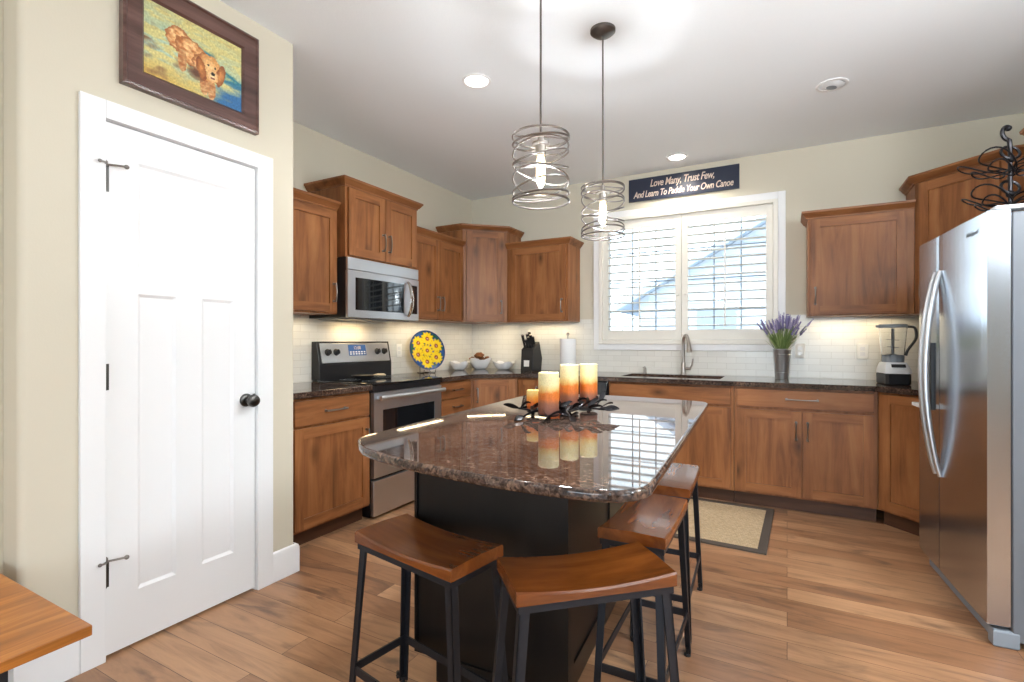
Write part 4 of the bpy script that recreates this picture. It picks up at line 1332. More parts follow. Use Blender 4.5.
# ------------------------------------------------------------------ pendants
def pendant(x, y, label, seed):
    zb, zt = 1.728, 1.978
    root = thing('pendant_light', (x, y, zb), 0, label, 'pendant light', 'wire cage pendant lights above the island')
    H = zt - zb
    b = MB(); b.lathe([(0, ZC - zb - 0.0005), (0.062, ZC - zb - 0.0005), (0.062, ZC - zb - 0.012), (0.045, ZC - zb - 0.026), (0.012, ZC - zb - 0.032), (0, ZC - zb - 0.032)], 28)
    b.build('canopy', M['bronze'], root)
    b = MB(); b.tube([(0, 0, H + 0.005), (0, 0, ZC - zb - 0.03)], 0.0042, 8); b.build('rod', M['bronze'], root)
    b = MB(); b.lathe([(0, H + 0.008), (0.010, H + 0.006), (0.014, H - 0.02), (0.033, H - 0.026), (0.033, H - 0.034), (0.021, H - 0.036), (0.020, H - 0.075), (0, H - 0.076)], 20); b.build('socket', M['nickel'], root)
    b = MB(); b.lathe([(0, H - 0.077), (0.012, H - 0.078), (0.016, H - 0.095), (0.017, H - 0.15), (0.013, H - 0.18), (0.005, H - 0.192), (0, H - 0.193)], 16); b.build('bulb', M['filament'], root)
    rnd = random.Random(seed)
    r = 0.104
    b = MB()
    # winding wire: tilted turns with drifting phase
    turns = 5.3; n = int(turns * 36); pts = []
    for k in range(n + 1):
        t = k / n; a = t * turns * 2 * math.pi + seed
        z = 0.03 + (H - 0.06) * t + 0.022 * math.sin(a + t * 9 + seed) * math.sin(math.pi * min(1, max(0, t * 1.02)) ) ** 0.4
        pts.append((r * math.cos(a), r * math.sin(a), z))
    b.tube(pts, 0.0036, 6)
    for z, tilt in ((0.004, 0), (0.026, 0.012), (H - 0.004, 0.0), (H - 0.022, 0.014)):
        b.tube([(r * 1.01 * math.cos(2 * math.pi * k / 36), r * 1.01 * math.sin(2 * math.pi * k / 36), z + tilt * math.sin(2 * math.pi * k / 36 + seed)) for k in range(36)], 0.0042, 6, closed=True)
    for a in (0.6, 0.6 + math.pi):
        b.tube([(0.012 * math.cos(a), 0.012 * math.sin(a), H), (r * math.cos(a), r * math.sin(a), H - 0.004)], 0.0036, 6)
    b.build('wire_cage', M['pewter'], root)
    light('bulb_light', 'POINT', (x, y, zb + 0.055), 29, (0.93, 0.97, 1.0), radius=0.03)


pendant(-0.812, 1.712, 'wire cage pendant light nearer the camera, its top cut off by the photo edge', 0.4)
pendant(-0.806, 2.420, 'wire cage pendant light farther from the camera, with round ceiling canopy in view', 2.2)

# recessed lights
def can(x, y, label, on=True):
    root = thing('recessed_light', (x, y, ZC - 0.006), 0, label, 'ceiling light', 'recessed ceiling lights')
    b = MB(); b.lathe([(0.066, 0.0055), (0.086, 0.0055), (0.085, 0.0), (0.070, -0.001), (0.066, 0.0055)], 36); b.build('trim_ring', M['white'], root)
    if on:
        b = MB(); b.lathe([(0, 0.004), (0.066, 0.004), (0.066, 0.0055), (0, 0.0055)], 32); b.build('lens', M['glow'], root)
        light('can_light', 'SPOT', (x, y, ZC - 0.02), 30, (1.0, 0.93, 0.82), (0, 0, 0), spot=150, radius=0.07)
    else:
        b = MB(); b.lathe([(0, -0.012), (0.03, -0.012), (0.05, -0.004), (0.066, 0.004), (0.066, 0.0055), (0, 0.0055)], 32, Matrix.Rotation(R(10), 4, 'Y')); e = b.build('eyeball', M['silver'], root)
        b = MB(); b.lathe([(0, -0.0135), (0.028, -0.0135), (0.028, -0.012), (0, -0.012)], 24, Matrix.Rotation(R(10), 4, 'Y')); b.build('bulb_face', M['greyplastic'], e)


can(-1.624, 2.533, 'lit recessed ceiling light left of the pendants')
can(-0.814, 4.391, 'lit recessed ceiling light above the navy sign')
can(0.238, 3.603, 'unlit recessed eyeball ceiling light at the right', on=False)
for x, y in ((-1.3, -0.6), (0.6, -0.6), (0.9, 1.2)):  # extra ceiling spots without any fixture, added out of frame as fill
    light('added_ceiling_spot', 'SPOT', (x, y, ZC - 0.02), 12, (0.95, 0.98, 1.0), (0, 0, 0), spot=150, radius=0.07)

# fixtureless point lights added out of frame to brighten the ceiling
for x, y, e in ((1.20, 1.75, 60), (1.9, 0.9, 75), (1.6, -2.6, 25)):
    light('added_fill_point', 'POINT', (x, y, 2.1), e, (0.88, 0.95, 1.0), radius=0.12)

# under cabinet lights
UC = (1.0, 0.80, 0.50)
light('under_cabinet_light_range', 'AREA', (-2.92, 3.63, ZU - 0.012), 1.3, UC, (0, 0, R(90)), 0.62, 0.05)
light('under_cabinet_light_corner', 'AREA', (-2.70, 4.40, ZU - 0.012), 1.2, UC, (0, 0, R(45)), 0.4, 0.05)
light('under_cabinet_light_sink', 'AREA', (-2.08, 4.56, ZU - 0.012), 0.9, UC, (0, 0, 0), 0.5, 0.05)
light('under_cabinet_light_blender', 'AREA', (0.45, 4.56, ZU - 0.012), 1.2, UC, (0, 0, 0), 0.55, 0.05)
light('under_cabinet_light_pantry', 'AREA', (-2.92, 2.2, ZU - 0.012), 1.2, UC, (0, 0, R(90)), 0.5, 0.05)
light('microwave_light', 'AREA', (-2.93, 2.88, 1.360), 1.3, (1.0, 0.72, 0.38), (0, 0, R(90)), 0.3, 0.08)

# ------------------------------------------------------------------ sign
root = thing('wall_sign', (-0.826, YB - 0.0005, 2.604), 0, 'long navy wooden sign with cream lettering above the window', 'sign')
b = MB(); b.box(-0.472, 0.472, -0.018, 0, -0.104, 0.104, 0.003); b.build('board', M['navy'], root)
Tt = Matrix.Rotation(R(90), 4, 'X')
text_obj('lettering', 'Love Many, Trust Few,', 0.092, M['letter'], root, Matrix.Translation((0.0, -0.0195, 0.043)) @ Tt @ Matrix.Scale(0.70, 4, (1, 0, 0)), shear=0.28, bold=0.0012, extrude=0.001, space=0.93)
text_obj('lettering', 'And Learn To Paddle Your Own Canoe', 0.083, M['letter'], root, Matrix.Translation((0.0, -0.0195, -0.048)) @ Tt @ Matrix.Scale(0.68, 4, (1, 0, 0)), shear=0.28, bold=0.0012, extrude=0.001, space=0.93)

# ------------------------------------------------------------------ framed painting
FY0, FY1, FZ0, FZ1 = 0.981, 1.548, 2.205, 2.662
root = thing('framed_painting', (XP + 0.0008, (FY0 + FY1) / 2, (FZ0 + FZ1) / 2), R(90), 'dark brown framed painting of a golden dog in water above the door', 'painting')
fw, fh = (FY1 - FY0) / 2, (FZ1 - FZ0) / 2
FP = [(0.0, 0.0), (0.0, 0.030), (0.010, 0.034), (0.016, 0.027), (0.055, 0.022), (0.070, 0.024), (0.078, 0.016), (0.078, 0.0)]   # (inward, out from wall)
b = MB()
rings = []
for sx, sz in ((-1, -1), (1, -1), (1, 1), (-1, 1)):
    rings.append([b.bm.verts.new((sx * (fw - i), -o, sz * (fh - i))) for i, o in FP])
for a_ in range(4):
    p, q = rings[a_], rings[(a_ + 1) % 4]
    for k in range(len(FP)):
        b.bm.faces.new((p[k], p[(k + 1) % len(FP)], q[(k + 1) % len(FP)], q[k]))
b.build('frame', M['frame'], root, smooth=20)


def paint_dog(u, v):
    nz = lambda sx, sy, o: noise.noise(Vector((u * sx + o, v * sy - o * 2, o)))
    st1 = nz(5, 16, 1.3) + 0.5 * nz(14, 30, 4.1)
    lerp = lambda a, b_, t: tuple(x + (y - x) * max(0, min(1, t)) for x, y in zip(a, b_))
    # backdrop: pale straw shallows, teal band, blue lower right
    c = lerp((206, 196, 130), (150, 190, 186), 0.45 + 1.5 * st1 - 0.5 * u)
    c = lerp(c, (206, 190, 120), 1.2 * (v - 0.62) + 0.9 * st1)
    d = (v - (0.80 - 0.42 * u)) + 0.12 * st1
    c = lerp(c, (44, 116, 134), (1.15 - abs(d) / 0.11) * min(1, max(0, (u - 0.12) * 2.5)))
    d2 = (0.34 - v) + 0.45 * (u - 0.62) + 0.12 * st1
    c = lerp(c, (204, 168, 84), 2.6 * ((0.36 - v) + 0.10 * st1) * (1.25 - u))
    c = lerp(c, (50, 104, 150), 4 * (d2 - 0.06) * max(0, min(1, (u - 0.58) * 5)))
    c = lerp(c, (128, 92, 62), 1.6 * (nz(9, 12, 7.7) - 0.18) * (1 if v < 0.5 and u < 0.75 else 0.3))
    def ell(cx, cy, rx, ry, ang):
        dx, dy = u - cx, (v - cy) * 0.76
        ca, sa = math.cos(ang), math.sin(ang)
        return math.hypot((dx * ca + dy * sa) / rx, (-dx * sa + dy * ca) / ry) + 0.16 * nz(22, 22, 2.2)
    fur = 0.5 + nz(16, 22, 9.0) + 0.4 * nz(40, 40, 3.0)
    gold = lerp((184, 112, 60), (246, 204, 146), fur)
    for e in (ell(0.33, 0.66, 0.13, 0.13, -0.6), ell(0.47, 0.55, 0.20, 0.135, -0.55), ell(0.60, 0.44, 0.15, 0.15, -0.3)):
        if e < 1: c = lerp(gold, (150, 84, 40), (e - 0.72) * 3.2)
    for cx, cy in ((0.58, 0.20), (0.66, 0.17), (0.36, 0.40)):
        e = ell(cx, cy, 0.045, 0.13, 0.0)
        if e < 1: c = lerp(gold, (128, 76, 42), 0.3)
    e = ell(0.50, 0.30, 0.10, 0.07, -0.2)
    if e < 1: c = lerp((98, 62, 44), c, e - 0.3)
    e = ell(0.65, 0.45, 0.125, 0.150, 0.0)
    if e < 1: c = lerp((240, 200, 140), (204, 140, 78), e * 1.1 - 0.1 + 0.3 * nz(30, 30, 5))
    for cx, s in ((0.55, 0.25), (0.755, -0.25)):
        e = ell(cx, 0.41, 0.048, 0.13, s)
        if e < 1: c = lerp((206, 136, 74), (140, 78, 40), e * 1.3 - 0.2 + 0.4 * nz(30, 12, 6))
    e = ell(0.67, 0.36, 0.062, 0.075, 0)
    if e < 1: c = lerp((248, 222, 176), (214, 160, 100), e)
    for cx, cy, r in ((0.625, 0.50, 0.012), (0.70, 0.495, 0.012), (0.675, 0.395, 0.022)):
        if math.hypot(u - cx, (v - cy) * 0.76) < r: c = (34, 22, 20)
    if abs(v - 0.33) < 0.010 and 0.65 < u < 0.70: c = (130, 70, 54)
    k = 1 + 0.16 * nz(60, 40, 8)
    return tuple(min(255, max(0, x * k)) for x in c)


def paint_mesh(me, fn):
    ca = me.color_attributes.new('paint', 'FLOAT_COLOR', 'POINT')
    for i, v in enumerate(me.vertices):
        ca.data[i].color = srgb(*fn(v.co))


pw, ph = fw - 0.0775, fh - 0.0775
b = MB(); nx, ny = 150, 112
g = [[b.bm.verts.new((-pw + 2 * pw * i / nx, -0.012, -ph + 2 * ph * j / ny)) for j in range(ny + 1)] for i in range(nx + 1)]
for i in range(nx):
    for j in range(ny):
        b.bm.faces.new((g[i][j], g[i + 1][j], g[i + 1][j + 1], g[i][j + 1]))
cnv = b.build('canvas', M['paint'], root)
paint_mesh(cnv.data, lambda p: paint_dog((p.x + pw) / (2 * pw), (p.z + ph) / (2 * ph)))
b = MB(); b.box(-pw, pw, -0.011, -0.001, -ph, ph); b.build('backing_board', M['frame'], root)

# ------------------------------------------------------------------ candles + holder on the island
root = thing('candle_holder', (-0.79, 1.82, CT1), R(55), 'black iron leafy branch candle holder lying on the granite island', 'candle holder')
rnd = random.Random(7)
def leaf(b, p, d, L, w, lift):
    d = Vector(d).normalized(); s = (d.cross(Vector((0, 0, 1))).normalized() + Vector((0, 0, rnd.choice([-1, 1]) * rnd.uniform(0.5, 1.3)))).normalized()
    n = 6; pr = []
    for k in range(n + 1):
        t = k / n
        c = Vector(p) + d * (L * t) + Vector((0, 0, lift * math.sin(math.pi * 0.6 * t)))
        ww = w * math.sin(math.pi * min(1, 0.08 + 0.92 * t)) ** 0.8
        pr.append([c + s * ww + Vector((0, 0, 0.0025)), c + Vector((0, 0, -0.001)), c - s * ww + Vector((0, 0, 0.0025))])
    tv = [[b.bm.verts.new(q) for q in r] for r in pr]; bv = [[b.bm.verts.new(q - Vector((0, 0, 0.0018))) for q in r] for r in pr]
    for r in tv + bv:
        for q in r: q.co.z = max(q.co.z, 0.0015)
    F = b.bm.faces.new
    for k in range(n):
        for j in (0, 1):
            F((tv[k][j], tv[k + 1][j], tv[k + 1][j + 1], tv[k][j + 1])); F((bv[k][j + 1], bv[k + 1][j + 1], bv[k + 1][j], bv[k][j]))
        F((bv[k][0], bv[k + 1][0], tv[k + 1][0], tv[k][0])); F((tv[k][2], tv[k + 1][2], bv[k + 1][2], bv[k][2]))
    F((*tv[0], *bv[0][::-1])); F((*tv[n][::-1], *bv[n]))


HI = (Matrix.Translation((-0.79, 1.82, CT1)) @ Matrix.Rotation(R(55), 4, 'Z')).inverted()
CAND = [(-0.790, 1.735, 0.039, 0.158, 'candle', 'tall banded pillar candle nearest the camera'),
        (-0.800, 1.965, 0.039, 0.178, 'candle', 'tall banded pillar candle in the middle of the row'),
        (-0.748, 2.055, 0.038, 0.178, 'candle', 'tall banded pillar candle at the right end'),
        (-0.888, 1.800, 0.0255, 0.082, 'candle_s', 'short orange candle at the left end'),
        (-0.905, 2.062, 0.0255, 0.110, 'candle_s', 'small orange candle half hidden behind the tall ones')]
b = MB()
for k, (x, y, r, h, m, lab) in enumerate(CAND):
    p = HI @ Vector((x, y, CT1))
    b.lathe([(0, 0.013), (r * 0.9, 0.013), (r * 1.02, 0.0165), (r * 1.05, 0.019), (r * 0.98, 0.0185), (0, 0.016)], 20, c=(p.x, p.y, 0))
    b.tube([(p.x, p.y, 0.001), (p.x, p.y, 0.013)], 0.008, 8)
b.build('candle_cup', M['darkiron'], root)
stems = [[(-0.25, -0.03, 0.012), (-0.12, 0.02, 0.028), (0.0, 0.0, 0.02), (0.12, -0.03, 0.03), (0.26, 0.0, 0.03), (0.32, 0.02, 0.045)],
         [(-0.20, 0.10, 0.03), (-0.10, 0.05, 0.02), (0.0, 0.02, 0.026), (0.10, 0.06, 0.02), (0.20, 0.10, 0.03)],
         [(-0.16, -0.12, 0.01), (-0.08, -0.06, 0.03), (0.0, -0.05, 0.02), (0.12, -0.09, 0.035), (0.22, -0.13, 0.03)],
         [(-0.02, -0.14, 0.012), (0.0, -0.06, 0.03), (0.03, 0.03, 0.02), (0.02, 0.12, 0.03)]]
def interp(P, n=14):
    P = [Vector(p) for p in P]; out = []
    for i in range(len(P) - 1):
        p0, p1, p2, p3 = P[max(i - 1, 0)], P[i], P[i + 1], P[min(i + 2, len(P) - 1)]
        for k in range(n):
            t = k / n
            out.append(0.5 * ((2 * p1) + (p2 - p0) * t + (2 * p0 - 5 * p1 + 4 * p2 - p3) * t * t + (3 * p1 - p0 - 3 * p2 + p3) * t ** 3))
    return out + [P[-1]]
for s in stems:
    pts = interp([(p[0] * 0.66, p[1] * 0.8, p[2]) for p in s], 6)
    b = MB(); b.tube(pts, 0.0042, 7); sb = b.build('branch', M['darkiron'], root)
    b = MB()
    for k in range(1, len(pts), 3):
        d = pts[min(k + 1, len(pts) - 1)] - pts[k - 1]
        for sd in (-1, 1):
            if rnd.random() < 0.72:
                q = Matrix.Rotation(sd * rnd.uniform(0.5, 1.1), 3, 'Z') @ d
                leaf(b, pts[k], (q.x, q.y, 0), rnd.uniform(0.05, 0.08), rnd.uniform(0.006, 0.0095), rnd.uniform(0.0, 0.03))
    leaf(b, pts[-1], pts[-1] - pts[-3], 0.06, 0.012, 0.01); leaf(b, pts[0], pts[0] - pts[2], 0.06, 0.012, 0.004)
    b.build('leaves', M['darkiron'], sb)
for k, (x, y, r, h, m, lab) in enumerate(CAND):
    root = thing('pillar_candle', (x, y, CT1 + 0.0192), 0, lab, 'candle', 'candles on the island')
    b = MB(); b.lathe([(0, 0), (r - 0.002, 0), (r, 0.002), (r, h - 0.003), (r - 0.003, h), (r - 0.008, h - 0.001), (r * 0.6, h - 0.006), (0, h - 0.008)], 28); b.build('wax', M[m], root)
    b = MB(); b.tube([(0, 0, h - 0.009), (0.001, 0, h + 0.002)], 0.0012, 6); b.build('wick', M['blackplastic'], root)

# ------------------------------------------------------------------ counter objects
# sunflower plate on stand
T = R(70)
root = thing('display_plate', (-2.905, 3.685, CT1 + 0.028), T, 'round painted sunflower plate standing on the counter beside the range', 'plate')
PR = 0.186
def paint_plate(p):
    x, y = p.x / PR, p.y / PR
    r = math.hypot(x, y)
    if r > 0.93: return (40, 66, 110)
    fl = [(0.0, -0.02, 0.33)] + [(0.59 * math.cos(a), 0.59 * math.sin(a), 0.355) for a in [R(22 + 60 * k) for k in range(6)]]
    best = None
    for i, (cx, cy, fr_) in enumerate(fl):
        d = math.hypot(x - cx, y - cy); a = math.atan2(y - cy, x - cx)
        rr = fr_ * (0.90 + 0.13 * math.cos(a * 11 + i))
        if d < rr and (best is None or d / rr < best[0]): best = (d / rr, a, i)
    if best:
        q, a, i = best
        if q < 0.14: return (214, 170, 150)
        if q < 0.27: return (110, 44, 36)
        if q < 0.38: return (226, 140, 34)
        if abs(math.sin(a * 5.5 + i)) < 0.10 and q > 0.5: return (216, 160, 20)
        return (246, 214, 40) if q < 0.85 else (234, 190, 30)
    n = noise.noise(Vector((x * 5, y * 5, 2)))
    return (36, 92, 64) if n > 0.05 else (40, 78, 140)
b = MB(); na, nr = 120, 44
prof = lambda t: 0.010 * max(0, (t - 0.62) / 0.38) ** 1.3
rg = [[b.bm.verts.new((PR * i / nr * math.cos(2 * math.pi * k / na), PR * i / nr * math.sin(2 * math.pi * k / na), prof(i / nr) + 0.010)) for k in range(na)] for i in range(1, nr + 1)]
cv = b.bm.verts.new((0, 0, 0.010))
for k in range(na):
    b.bm.faces.new((cv, rg[0][k], rg[0][(k + 1) % na]))
for i in range(nr - 1):
    for k in range(na):
        k2 = (k + 1) % na
        b.bm.faces.new((rg[i][k], rg[i + 1][k], rg[i + 1][k2], rg[i][k2]))
bk = [b.bm.verts.new((v.co.x * 0.99, v.co.y * 0.99, v.co.z - 0.006)) for v in rg[-1]]
bk2 = [b.bm.verts.new((v.co.x * 0.6, v.co.y * 0.6, 0.0)) for v in rg[-1]]
for k in range(na):
    k2 = (k + 1) % na
    b.bm.faces.new((rg[-1][k], bk[k], bk[k2], rg[-1][k2])); b.bm.faces.new((bk[k], bk2[k], bk2[k2], bk[k2]))
b.bm.faces.new(bk2)
pl = b.build('painted_disc', M['plateglaze'], root)
paint_mesh(pl.data, paint_plate)
pl.rotation_euler = (R(90 - 14), 0, 0)
pl.location = (0, 0.0, PR * math.cos(R(14)))
root = thing('plate_stand', (-2.905, 3.685, CT1), T, 'thin black wire easel holding the sunflower plate', 'plate stand')
b = MB()
for sx in (-1, 1):
    b.tube([(sx * 0.06, -0.055, 0.034), (sx * 0.06, -0.05, 0.004), (sx * 0.055, 0.03, 0.004), (sx * 0.04, 0.095, 0.004)], 0.003, 6)
    b.tube([(sx * 0.055, 0.026, 0.004), (sx * 0.03, 0.068, 0.17)], 0.003, 6)
b.tube([(-0.03, 0.068, 0.17), (0.03, 0.068, 0.17)], 0.003, 6); b.tube([(-0.055, 0.03, 0.004), (0.055, 0.03, 0.004)], 0.003, 6)
b.build('wire_easel', M['darkiron'], root)
root = bpy.data.objects['wire_easel']

# white bowls in the corner
def bowl(x, y, z, s, rz, label, h=0.075):
    b = MB(); n = 32; m_ = 7
    def sq(a):
        c, s_ = math.cos(a), math.sin(a)
        e = 2.9
        r = 1 / ((abs(c) ** e + abs(s_) ** e) ** (1 / e))
        up = max(0, abs(math.sin(2 * a)) - 0.45) / 0.55
        return r * (1 + 0.08 * up), up
    outer, inner = [], []
    for i in range(m_ + 1):
        t = i / m_
        ro, ri = [], []
        for k in range(n):
            a = 2 * math.pi * k / n
            r, up = sq(a)
            f = 0.42 + 0.58 * t ** 0.75
            ro.append(b.bm.verts.new((s * f * r * math.cos(a), s * f * r * math.sin(a), h * t ** 1.3 + 0.022 * up * t ** 3)))
            ri.append(b.bm.verts.new((s * (f - 0.045) * r * math.cos(a), s * (f - 0.045) * r * math.sin(a), 0.006 + (h - 0.006) * t ** 1.3 + 0.022 * up * t ** 3)))
        outer.append(ro); inner.append(ri)
    F = b.bm.faces.new
    for i in range(m_):
        for k in range(n):
            k2 = (k + 1) % n
            F((outer[i][k], outer[i][k2], outer[i + 1][k2], outer[i + 1][k])); F((inner[i][k2], inner[i][k], inner[i + 1][k], inner[i + 1][k2]))
    for k in range(n):
        k2 = (k + 1) % n
        F((outer[m_][k], outer[m_][k2], inner[m_][k2], inner[m_][k]))
    F(outer[0][::-1]); F(inner[0])
    o = b.build('serving_bowl', M['white_gloss'], None, loc=(x, y, z), rz=rz)
    return tag(o, label, 'bowl', 'white bowls in the counter corner')


bowl(-2.925, 4.245, CT1 + 0.0005, 0.092, R(20), 'low white square bowl at the left, next to the sunflower plate', 0.07)
bowl(-2.845, 4.500, CT1 + 0.0005, 0.112, R(45), 'middle white bowl heaped with brown pods', 0.10)
bowl(-2.570, 4.530, CT1 + 0.0005, 0.100, R(8), 'low white square bowl at the right, next to the knife block', 0.065)
for k, (dx, dy, dz, r, lab) in enumerate(((-0.072, -0.034, 0.090, 0.032, 'rough brown pod at the left of the heap in the white bowl'), (0.0, -0.01, 0.128, 0.042, 'largest rough brown pod on top of the heap in the white bowl'), (0.076, 0.022, 0.094, 0.031, 'dark brown pod at the right of the heap in the white bowl'), (-0.02, 0.075, 0.09, 0.030, 'brown pod at the back of the heap in the white bowl'))):
    b = MB(); b.ball((0, 0, 0), r, (1.15, 0.9, 0.85), 16, 0.35, k + 1)
    o = b.build('dried_pod', M['pod'], None, loc=(-2.845 + dx, 4.500 + dy, CT1 + dz + 0.012), rz=k * 0.9)
    tag(o, lab, 'dried pod', 'brown pods in the white bowl')

# knife block
root = thing('knife_block', (-2.245, 4.50, CT1 + 0.0005), R(-4), 'black knife block with handles up on the back counter', 'knife block')
root.scale = (1.22, 1.22, 1.22)
b = MB()
TT = Matrix(((0, 0, 1, 0), (1, 0, 0, 0), (0, 1, 0, 0), (0, 0, 0, 1)))
b.prism([(-0.07, 0), (0.08, 0), (0.095, 0.10), (0.05, 0.235), (-0.055, 0.175)], -0.055, 0.055, bev=0.004, T=TT); kb = b.build('block', M['blackplastic'], root)
b = MB(); b.box(-0.024, 0.024, -0.0645, -0.060, 0.035, 0.085); b.build('label_plate', M['plate_w'], kb).location = (0, -0.004, 0)
for r_ in range(2):
    for k in range(4 - r_):
        x = -0.038 + k * 0.025 + r_ * 0.012; y0_ = -0.030 + r_ * 0.045; z0_ = 0.190 + r_ * 0.026
        b = MB(); Lh = 0.105 - 0.02 * ((k * 2 + r_) % 3)
        d = Vector((0, -0.36, 0.93))
        b.tube([Vector((x, y0_, z0_ + 0.002)), Vector((x, y0_, z0_)) + d * Lh * 0.5, Vector((x, y0_, z0_)) + d * Lh], [0.008, 0.010, 0.011], 8, flat=(0.8, 1.2)); b.build('knife_handle', M['blackplastic'], root)
        b = MB(); b.tube([Vector((x, y0_, z0_)) + d * (Lh + 0.0005), Vector((x, y0_, z0_)) + d * (Lh + 0.006)], 0.0095, 8); b.build('end_cap', M['nickel'], root)

# paper towel
root = thing('paper_towel_holder', (-1.835, 4.47, CT1 + 0.0005), 0, 'upright paper towel roll on holder between sink window and corner', 'paper towel holder')
b = MB(); b.lathe([(0, 0), (0.08, 0), (0.08, 0.008), (0.012, 0.014), (0, 0.014)], 28); b.build('base', M['nickel'], root)
b = MB(); b.tube([(0, 0, 0.012), (0, 0, 0.350)], 0.006, 8); b.ball((0, 0, 0.36), 0.016); b.build('rod', M['nickel'], root)
b = MB(); b.lathe([(0.02, 0.016), (0.075, 0.016), (0.076, 0.02), (0.076, 0.311), (0.075, 0.315), (0.02, 0.315), (0.02, 0.016)], 32); b.build('paper_roll', M['paper'], root)

# lavender in a bucket vase
vx, vy = -0.035, 4.435
root = thing('vase', (vx, vy, CT1 + 0.0005), 0, 'tall galvanised metal vase on the counter right of the window', 'vase')
b = MB(); b.lathe([(0, 0), (0.047, 0), (0.048, 0.004), (0.064, 0.225), (0.068, 0.230), (0.066, 0.234), (0.062, 0.231), (0.047, 0.012), (0, 0.010)], 28); b.build('bucket', M['galv'], root)
for z in (0.05, 0.19):
    r = 0.048 + (0.064 - 0.048) * (z / 0.225)
    b = MB(); b.lathe([(r + 0.0005, z - 0.004), (r + 0.003, z), (r + 0.0012, z + 0.004), (r + 0.0005, z - 0.004)], 28); b.build('rib', M['galv'], root)
root = thing('lavender_bunch', (vx, vy, CT1 + 0.02), 0, 'bunch of purple lavender with green leaves in the metal vase', 'flowers')
rnd = random.Random(3)
sl = MB(); lv = MB()
for k in range(62):
    a = rnd.uniform(0, 2 * math.pi); sp = rnd.uniform(0.0, 1.0) ** 0.6
    r0 = 0.04 * sp; H = rnd.uniform(0.36, 0.46) * (1 - 0.10 * sp); r1 = 0.04 * sp + 0.125 * sp * rnd.uniform(0.7, 1.15)
    bx, by = math.cos(a), math.sin(a)
    P0 = Vector((bx * r0 * 0.6, by * r0 * 0.6, 0.02)); P1 = Vector((bx * r0, by * r0, 0.22)); P2 = Vector((bx * r1, by * r1, H))
    pts = interp([P0, P1, P2], 4)
    sl.tube(pts, 0.0014, 5)
    d = (P2 - P1).normalized()
    hL = rnd.uniform(0.045, 0.075)
    fl = MB(); mt = rnd.choice(['lav', 'lav', 'lav2'])
    for q in range(6):
        t = q / 5
        c = P2 + d * (hL * (t - 0.1))
        fl.ball(c, 0.0078 * (1 - 0.45 * t) * rnd.uniform(0.8, 1.2), (1, 1, 1.15), 8, 0.3, k + q)
    fl.build('flower_spike', M[mt], root)
for k in range(260):
    a = rnd.uniform(0, 2 * math.pi); r0 = rnd.uniform(0.0, 0.05); bx, by = math.cos(a), math.sin(a)
    z0 = rnd.uniform(0.19, 0.26); out = rnd.uniform(0.15, 1.1)
    P0 = Vector((bx * r0, by * r0, z0)); d = Vector((bx * out, by * out, 1)).normalized()
    lv.mat(rnd.choice([0, 0, 1]))
    L_ = rnd.uniform(0.07, 0.14); s = d.cross(Vector((rnd.random(), rnd.random(), 0.2))).normalized()
    pr = [P0, P0 + d * L_ * 0.5 + Vector((0, 0, -0.003)), P0 + d * L_]
    lv.tube(pr, [0.002, 0.0045, 0.0008], 5, flat=(1, 0.35))
sl.build('stems', M['leaf2'], root); lv.build('leaves', [M['leaf'], M['leaf2']], root)

# blender
root = thing('countertop_blender', (0.640, 4.285, CT1 + 0.0005), R(8), 'silver and black countertop blender with clear pitcher beside the fridge', 'blender')
b = MB(); b.prism([(-0.072, -0.09), (-0.055, -0.105), (0.055, -0.105), (0.072, -0.09), (0.076, 0.085), (0.06, 0.1), (-0.06, 0.1), (-0.076, 0.085)], 0.0, 0.075, bev=0.008); b.build('lower_base', M['blackplastic'], root)
b = MB()
def ring(z, s, yo=0):
    return [b.bm.verts.new((x * s, y * s + yo, z)) for x, y in ((-0.075, -0.095), (-0.055, -0.112), (0, -0.116), (0.055, -0.112), (0.075, -0.095), (0.078, 0.085), (0.06, 0.1), (-0.06, 0.1), (-0.078, 0.085))]
r0 = ring(0.0755, 1.0); r1 = ring(0.10, 0.98); r2 = ring(0.150, 0.76, 0.016)
for p, q in ((r0, r1), (r1, r2)):
    for k in range(9):
        b.bm.faces.new((p[k], p[(k + 1) % 9], q[(k + 1) % 9], q[k]))
b.bm.faces.new(r0[::-1]); b.bm.faces.new(r2)
b.build('motor_housing', M['silver'], root)
b = MB(); b.box(-0.04, 0.04, -0.003, 0.003, -0.012, 0.012, 0.002, T=Matrix.Translation((0, -0.096, 0.128)) @ Matrix.Rotation(R(-32), 4, 'X')); b.build('control_strip', M['blackplastic'], root)
b = MB(); b.lathe([(0.0, 0.152), (0.058, 0.152), (0.062, 0.165), (0.080, 0.385), (0.0775, 0.385), (0.059, 0.168), (0.0, 0.160)], 28, c=(0, 0.012, 0)); b.build('pitcher', M['clear'], root)
b = MB(); b.lathe([(0, 0.1505), (0.063, 0.1505), (0.064, 0.19), (0.0635, 0.2), (0.0625, 0.2), (0.0625, 0.1515), (0, 0.1515)], 28, c=(0, 0.012, 0)); b.build('pitcher_collar', M['greyplastic'], root)
b = MB(); b.lathe([(0, 0.386), (0.083, 0.386), (0.083, 0.404), (0.076, 0.410), (0.0, 0.412)], 28, c=(0, 0.012, 0)); b.box(-0.095, -0.07, -0.01, 0.034, 0.388, 0.404, 0.004); b.build('lid', M['greyplastic'], root)
b = MB(); b.tube([(0, 0.012, 0.170), (0, 0.012, 0.380)], 0.009, 10)
for z in (0.20, 0.25, 0.30):
    for s in (0, math.pi / 2):
        b.bar((0.035 * math.cos(s + z * 20), 0.012 + 0.035 * math.sin(s + z * 20), z), (-0.035 * math.cos(s + z * 20), 0.012 - 0.035 * math.sin(s + z * 20), z + 0.006), 0.014, 0.004)
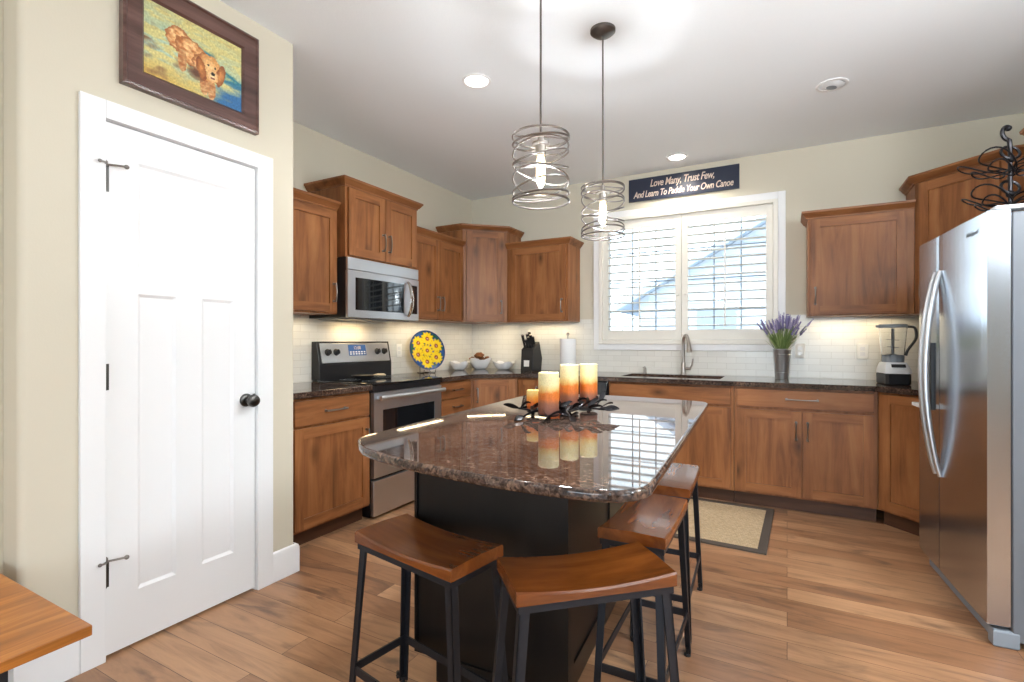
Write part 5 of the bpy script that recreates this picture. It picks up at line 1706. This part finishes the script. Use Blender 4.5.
b.build('blade_column', M['greyplastic'], root)
b = MB(); b.tube(interp([(0.074, 0.0, 0.392), (0.115, -0.01, 0.385), (0.125, -0.012, 0.34), (0.118, -0.012, 0.30), (0.080, -0.006, 0.235), (0.068, -0.004, 0.195)], 4), 0.010, 10, flat=(1.2, 0.9)); b.build('handle', M['blackplastic'], root)

# outlets
def outlet(loc, rz, label):
    root = thing('wall_outlet', loc, rz, label, 'outlet', 'white outlets on the tile')
    b = MB(); b.box(-0.036, 0.036, -0.006, -0.0003, -0.058, 0.058, 0.002); b.build('cover_plate', M['plate_w'], root)
    for z in (-0.02, 0.02):
        b = MB(); b.box(-0.016, 0.016, -0.008, -0.0062, z - 0.014, z + 0.014, 0.001); b.build('socket', M['white_gloss'], root)
outlet((0.09, YB - 0.0083, 1.130), 0, 'white wall outlet right beside the lavender vase')
outlet((0.505, YB - 0.0083, 1.130), 0, 'white wall outlet left of the blender')
outlet((XL + 0.0083, 3.47, 1.125), R(90), 'white wall outlet right of the range')

# ------------------------------------------------------------------ outside the window
b = MB(); b.box(-30, 20, 5.2, 45, -0.35, -0.3)
tag(b.build('ground', M['snow']), 'pale frosty ground outside the window', kind='structure')
root = thing('neighbour_house', (1.2, 15, -0.3), R(4), 'pale sided house seen through the sink window', 'house')
XZ = Matrix(((1, 0, 0, 0), (0, 0, 1, 0), (0, 1, 0, 0), (0, 0, 0, 1)))
b = MB(); b.prism([(-5.0, 0), (5.0, 0), (5.0, 2.7), (0, 5.6), (-5.0, 2.7)], 0, 6, T=XZ)
for k in range(34):
    z = 0.16 * k
    x = 5.0 if z < 2.55 else 5.0 * (5.45 - z) / 2.9
    if x > 0.2:
        b.box(-x, x, -0.02, -0.001, z, z + 0.14)
b.build('wall', M['siding'], root)
b = MB()
for sx in (-1, 1):
    b.prism([(0, 5.62), (0, 5.80), (sx * 5.6, 2.54), (sx * 5.6, 2.36)], -0.45, 6.4, T=XZ)
b.build('roof', M['roof'], root)
b = MB(); b.box(-3.4, -2.2, -0.05, -0.021, 1.2, 2.4); b.build('window', M['muntin'], root)
rnd = random.Random(11)
for sx, sy, hh_ in ((-3.6, 10.2, 1.9), (-1.2, 11.0, 1.5)):
    root = thing('frosted_shrub', (sx, sy, -0.3), 0, 'pale frosted shrub outside the %s shutter' % ('left' if sx < -2 else 'right'), 'shrub', 'shrubs outside the window')
    b = MB()
    for k in range(60):
        a = rnd.uniform(0, 6.28); o = rnd.uniform(0.1, 0.8)
        b.tube([(0, 0, 0), (0.3 * o * math.cos(a), 0.3 * o * math.sin(a), hh_ * 0.5), (o * math.cos(a + 0.4), o * math.sin(a + 0.4), hh_ * rnd.uniform(0.7, 1.1))], [0.02, 0.012, 0.004], 5)
    b.build('twigs', M['bush'], root)
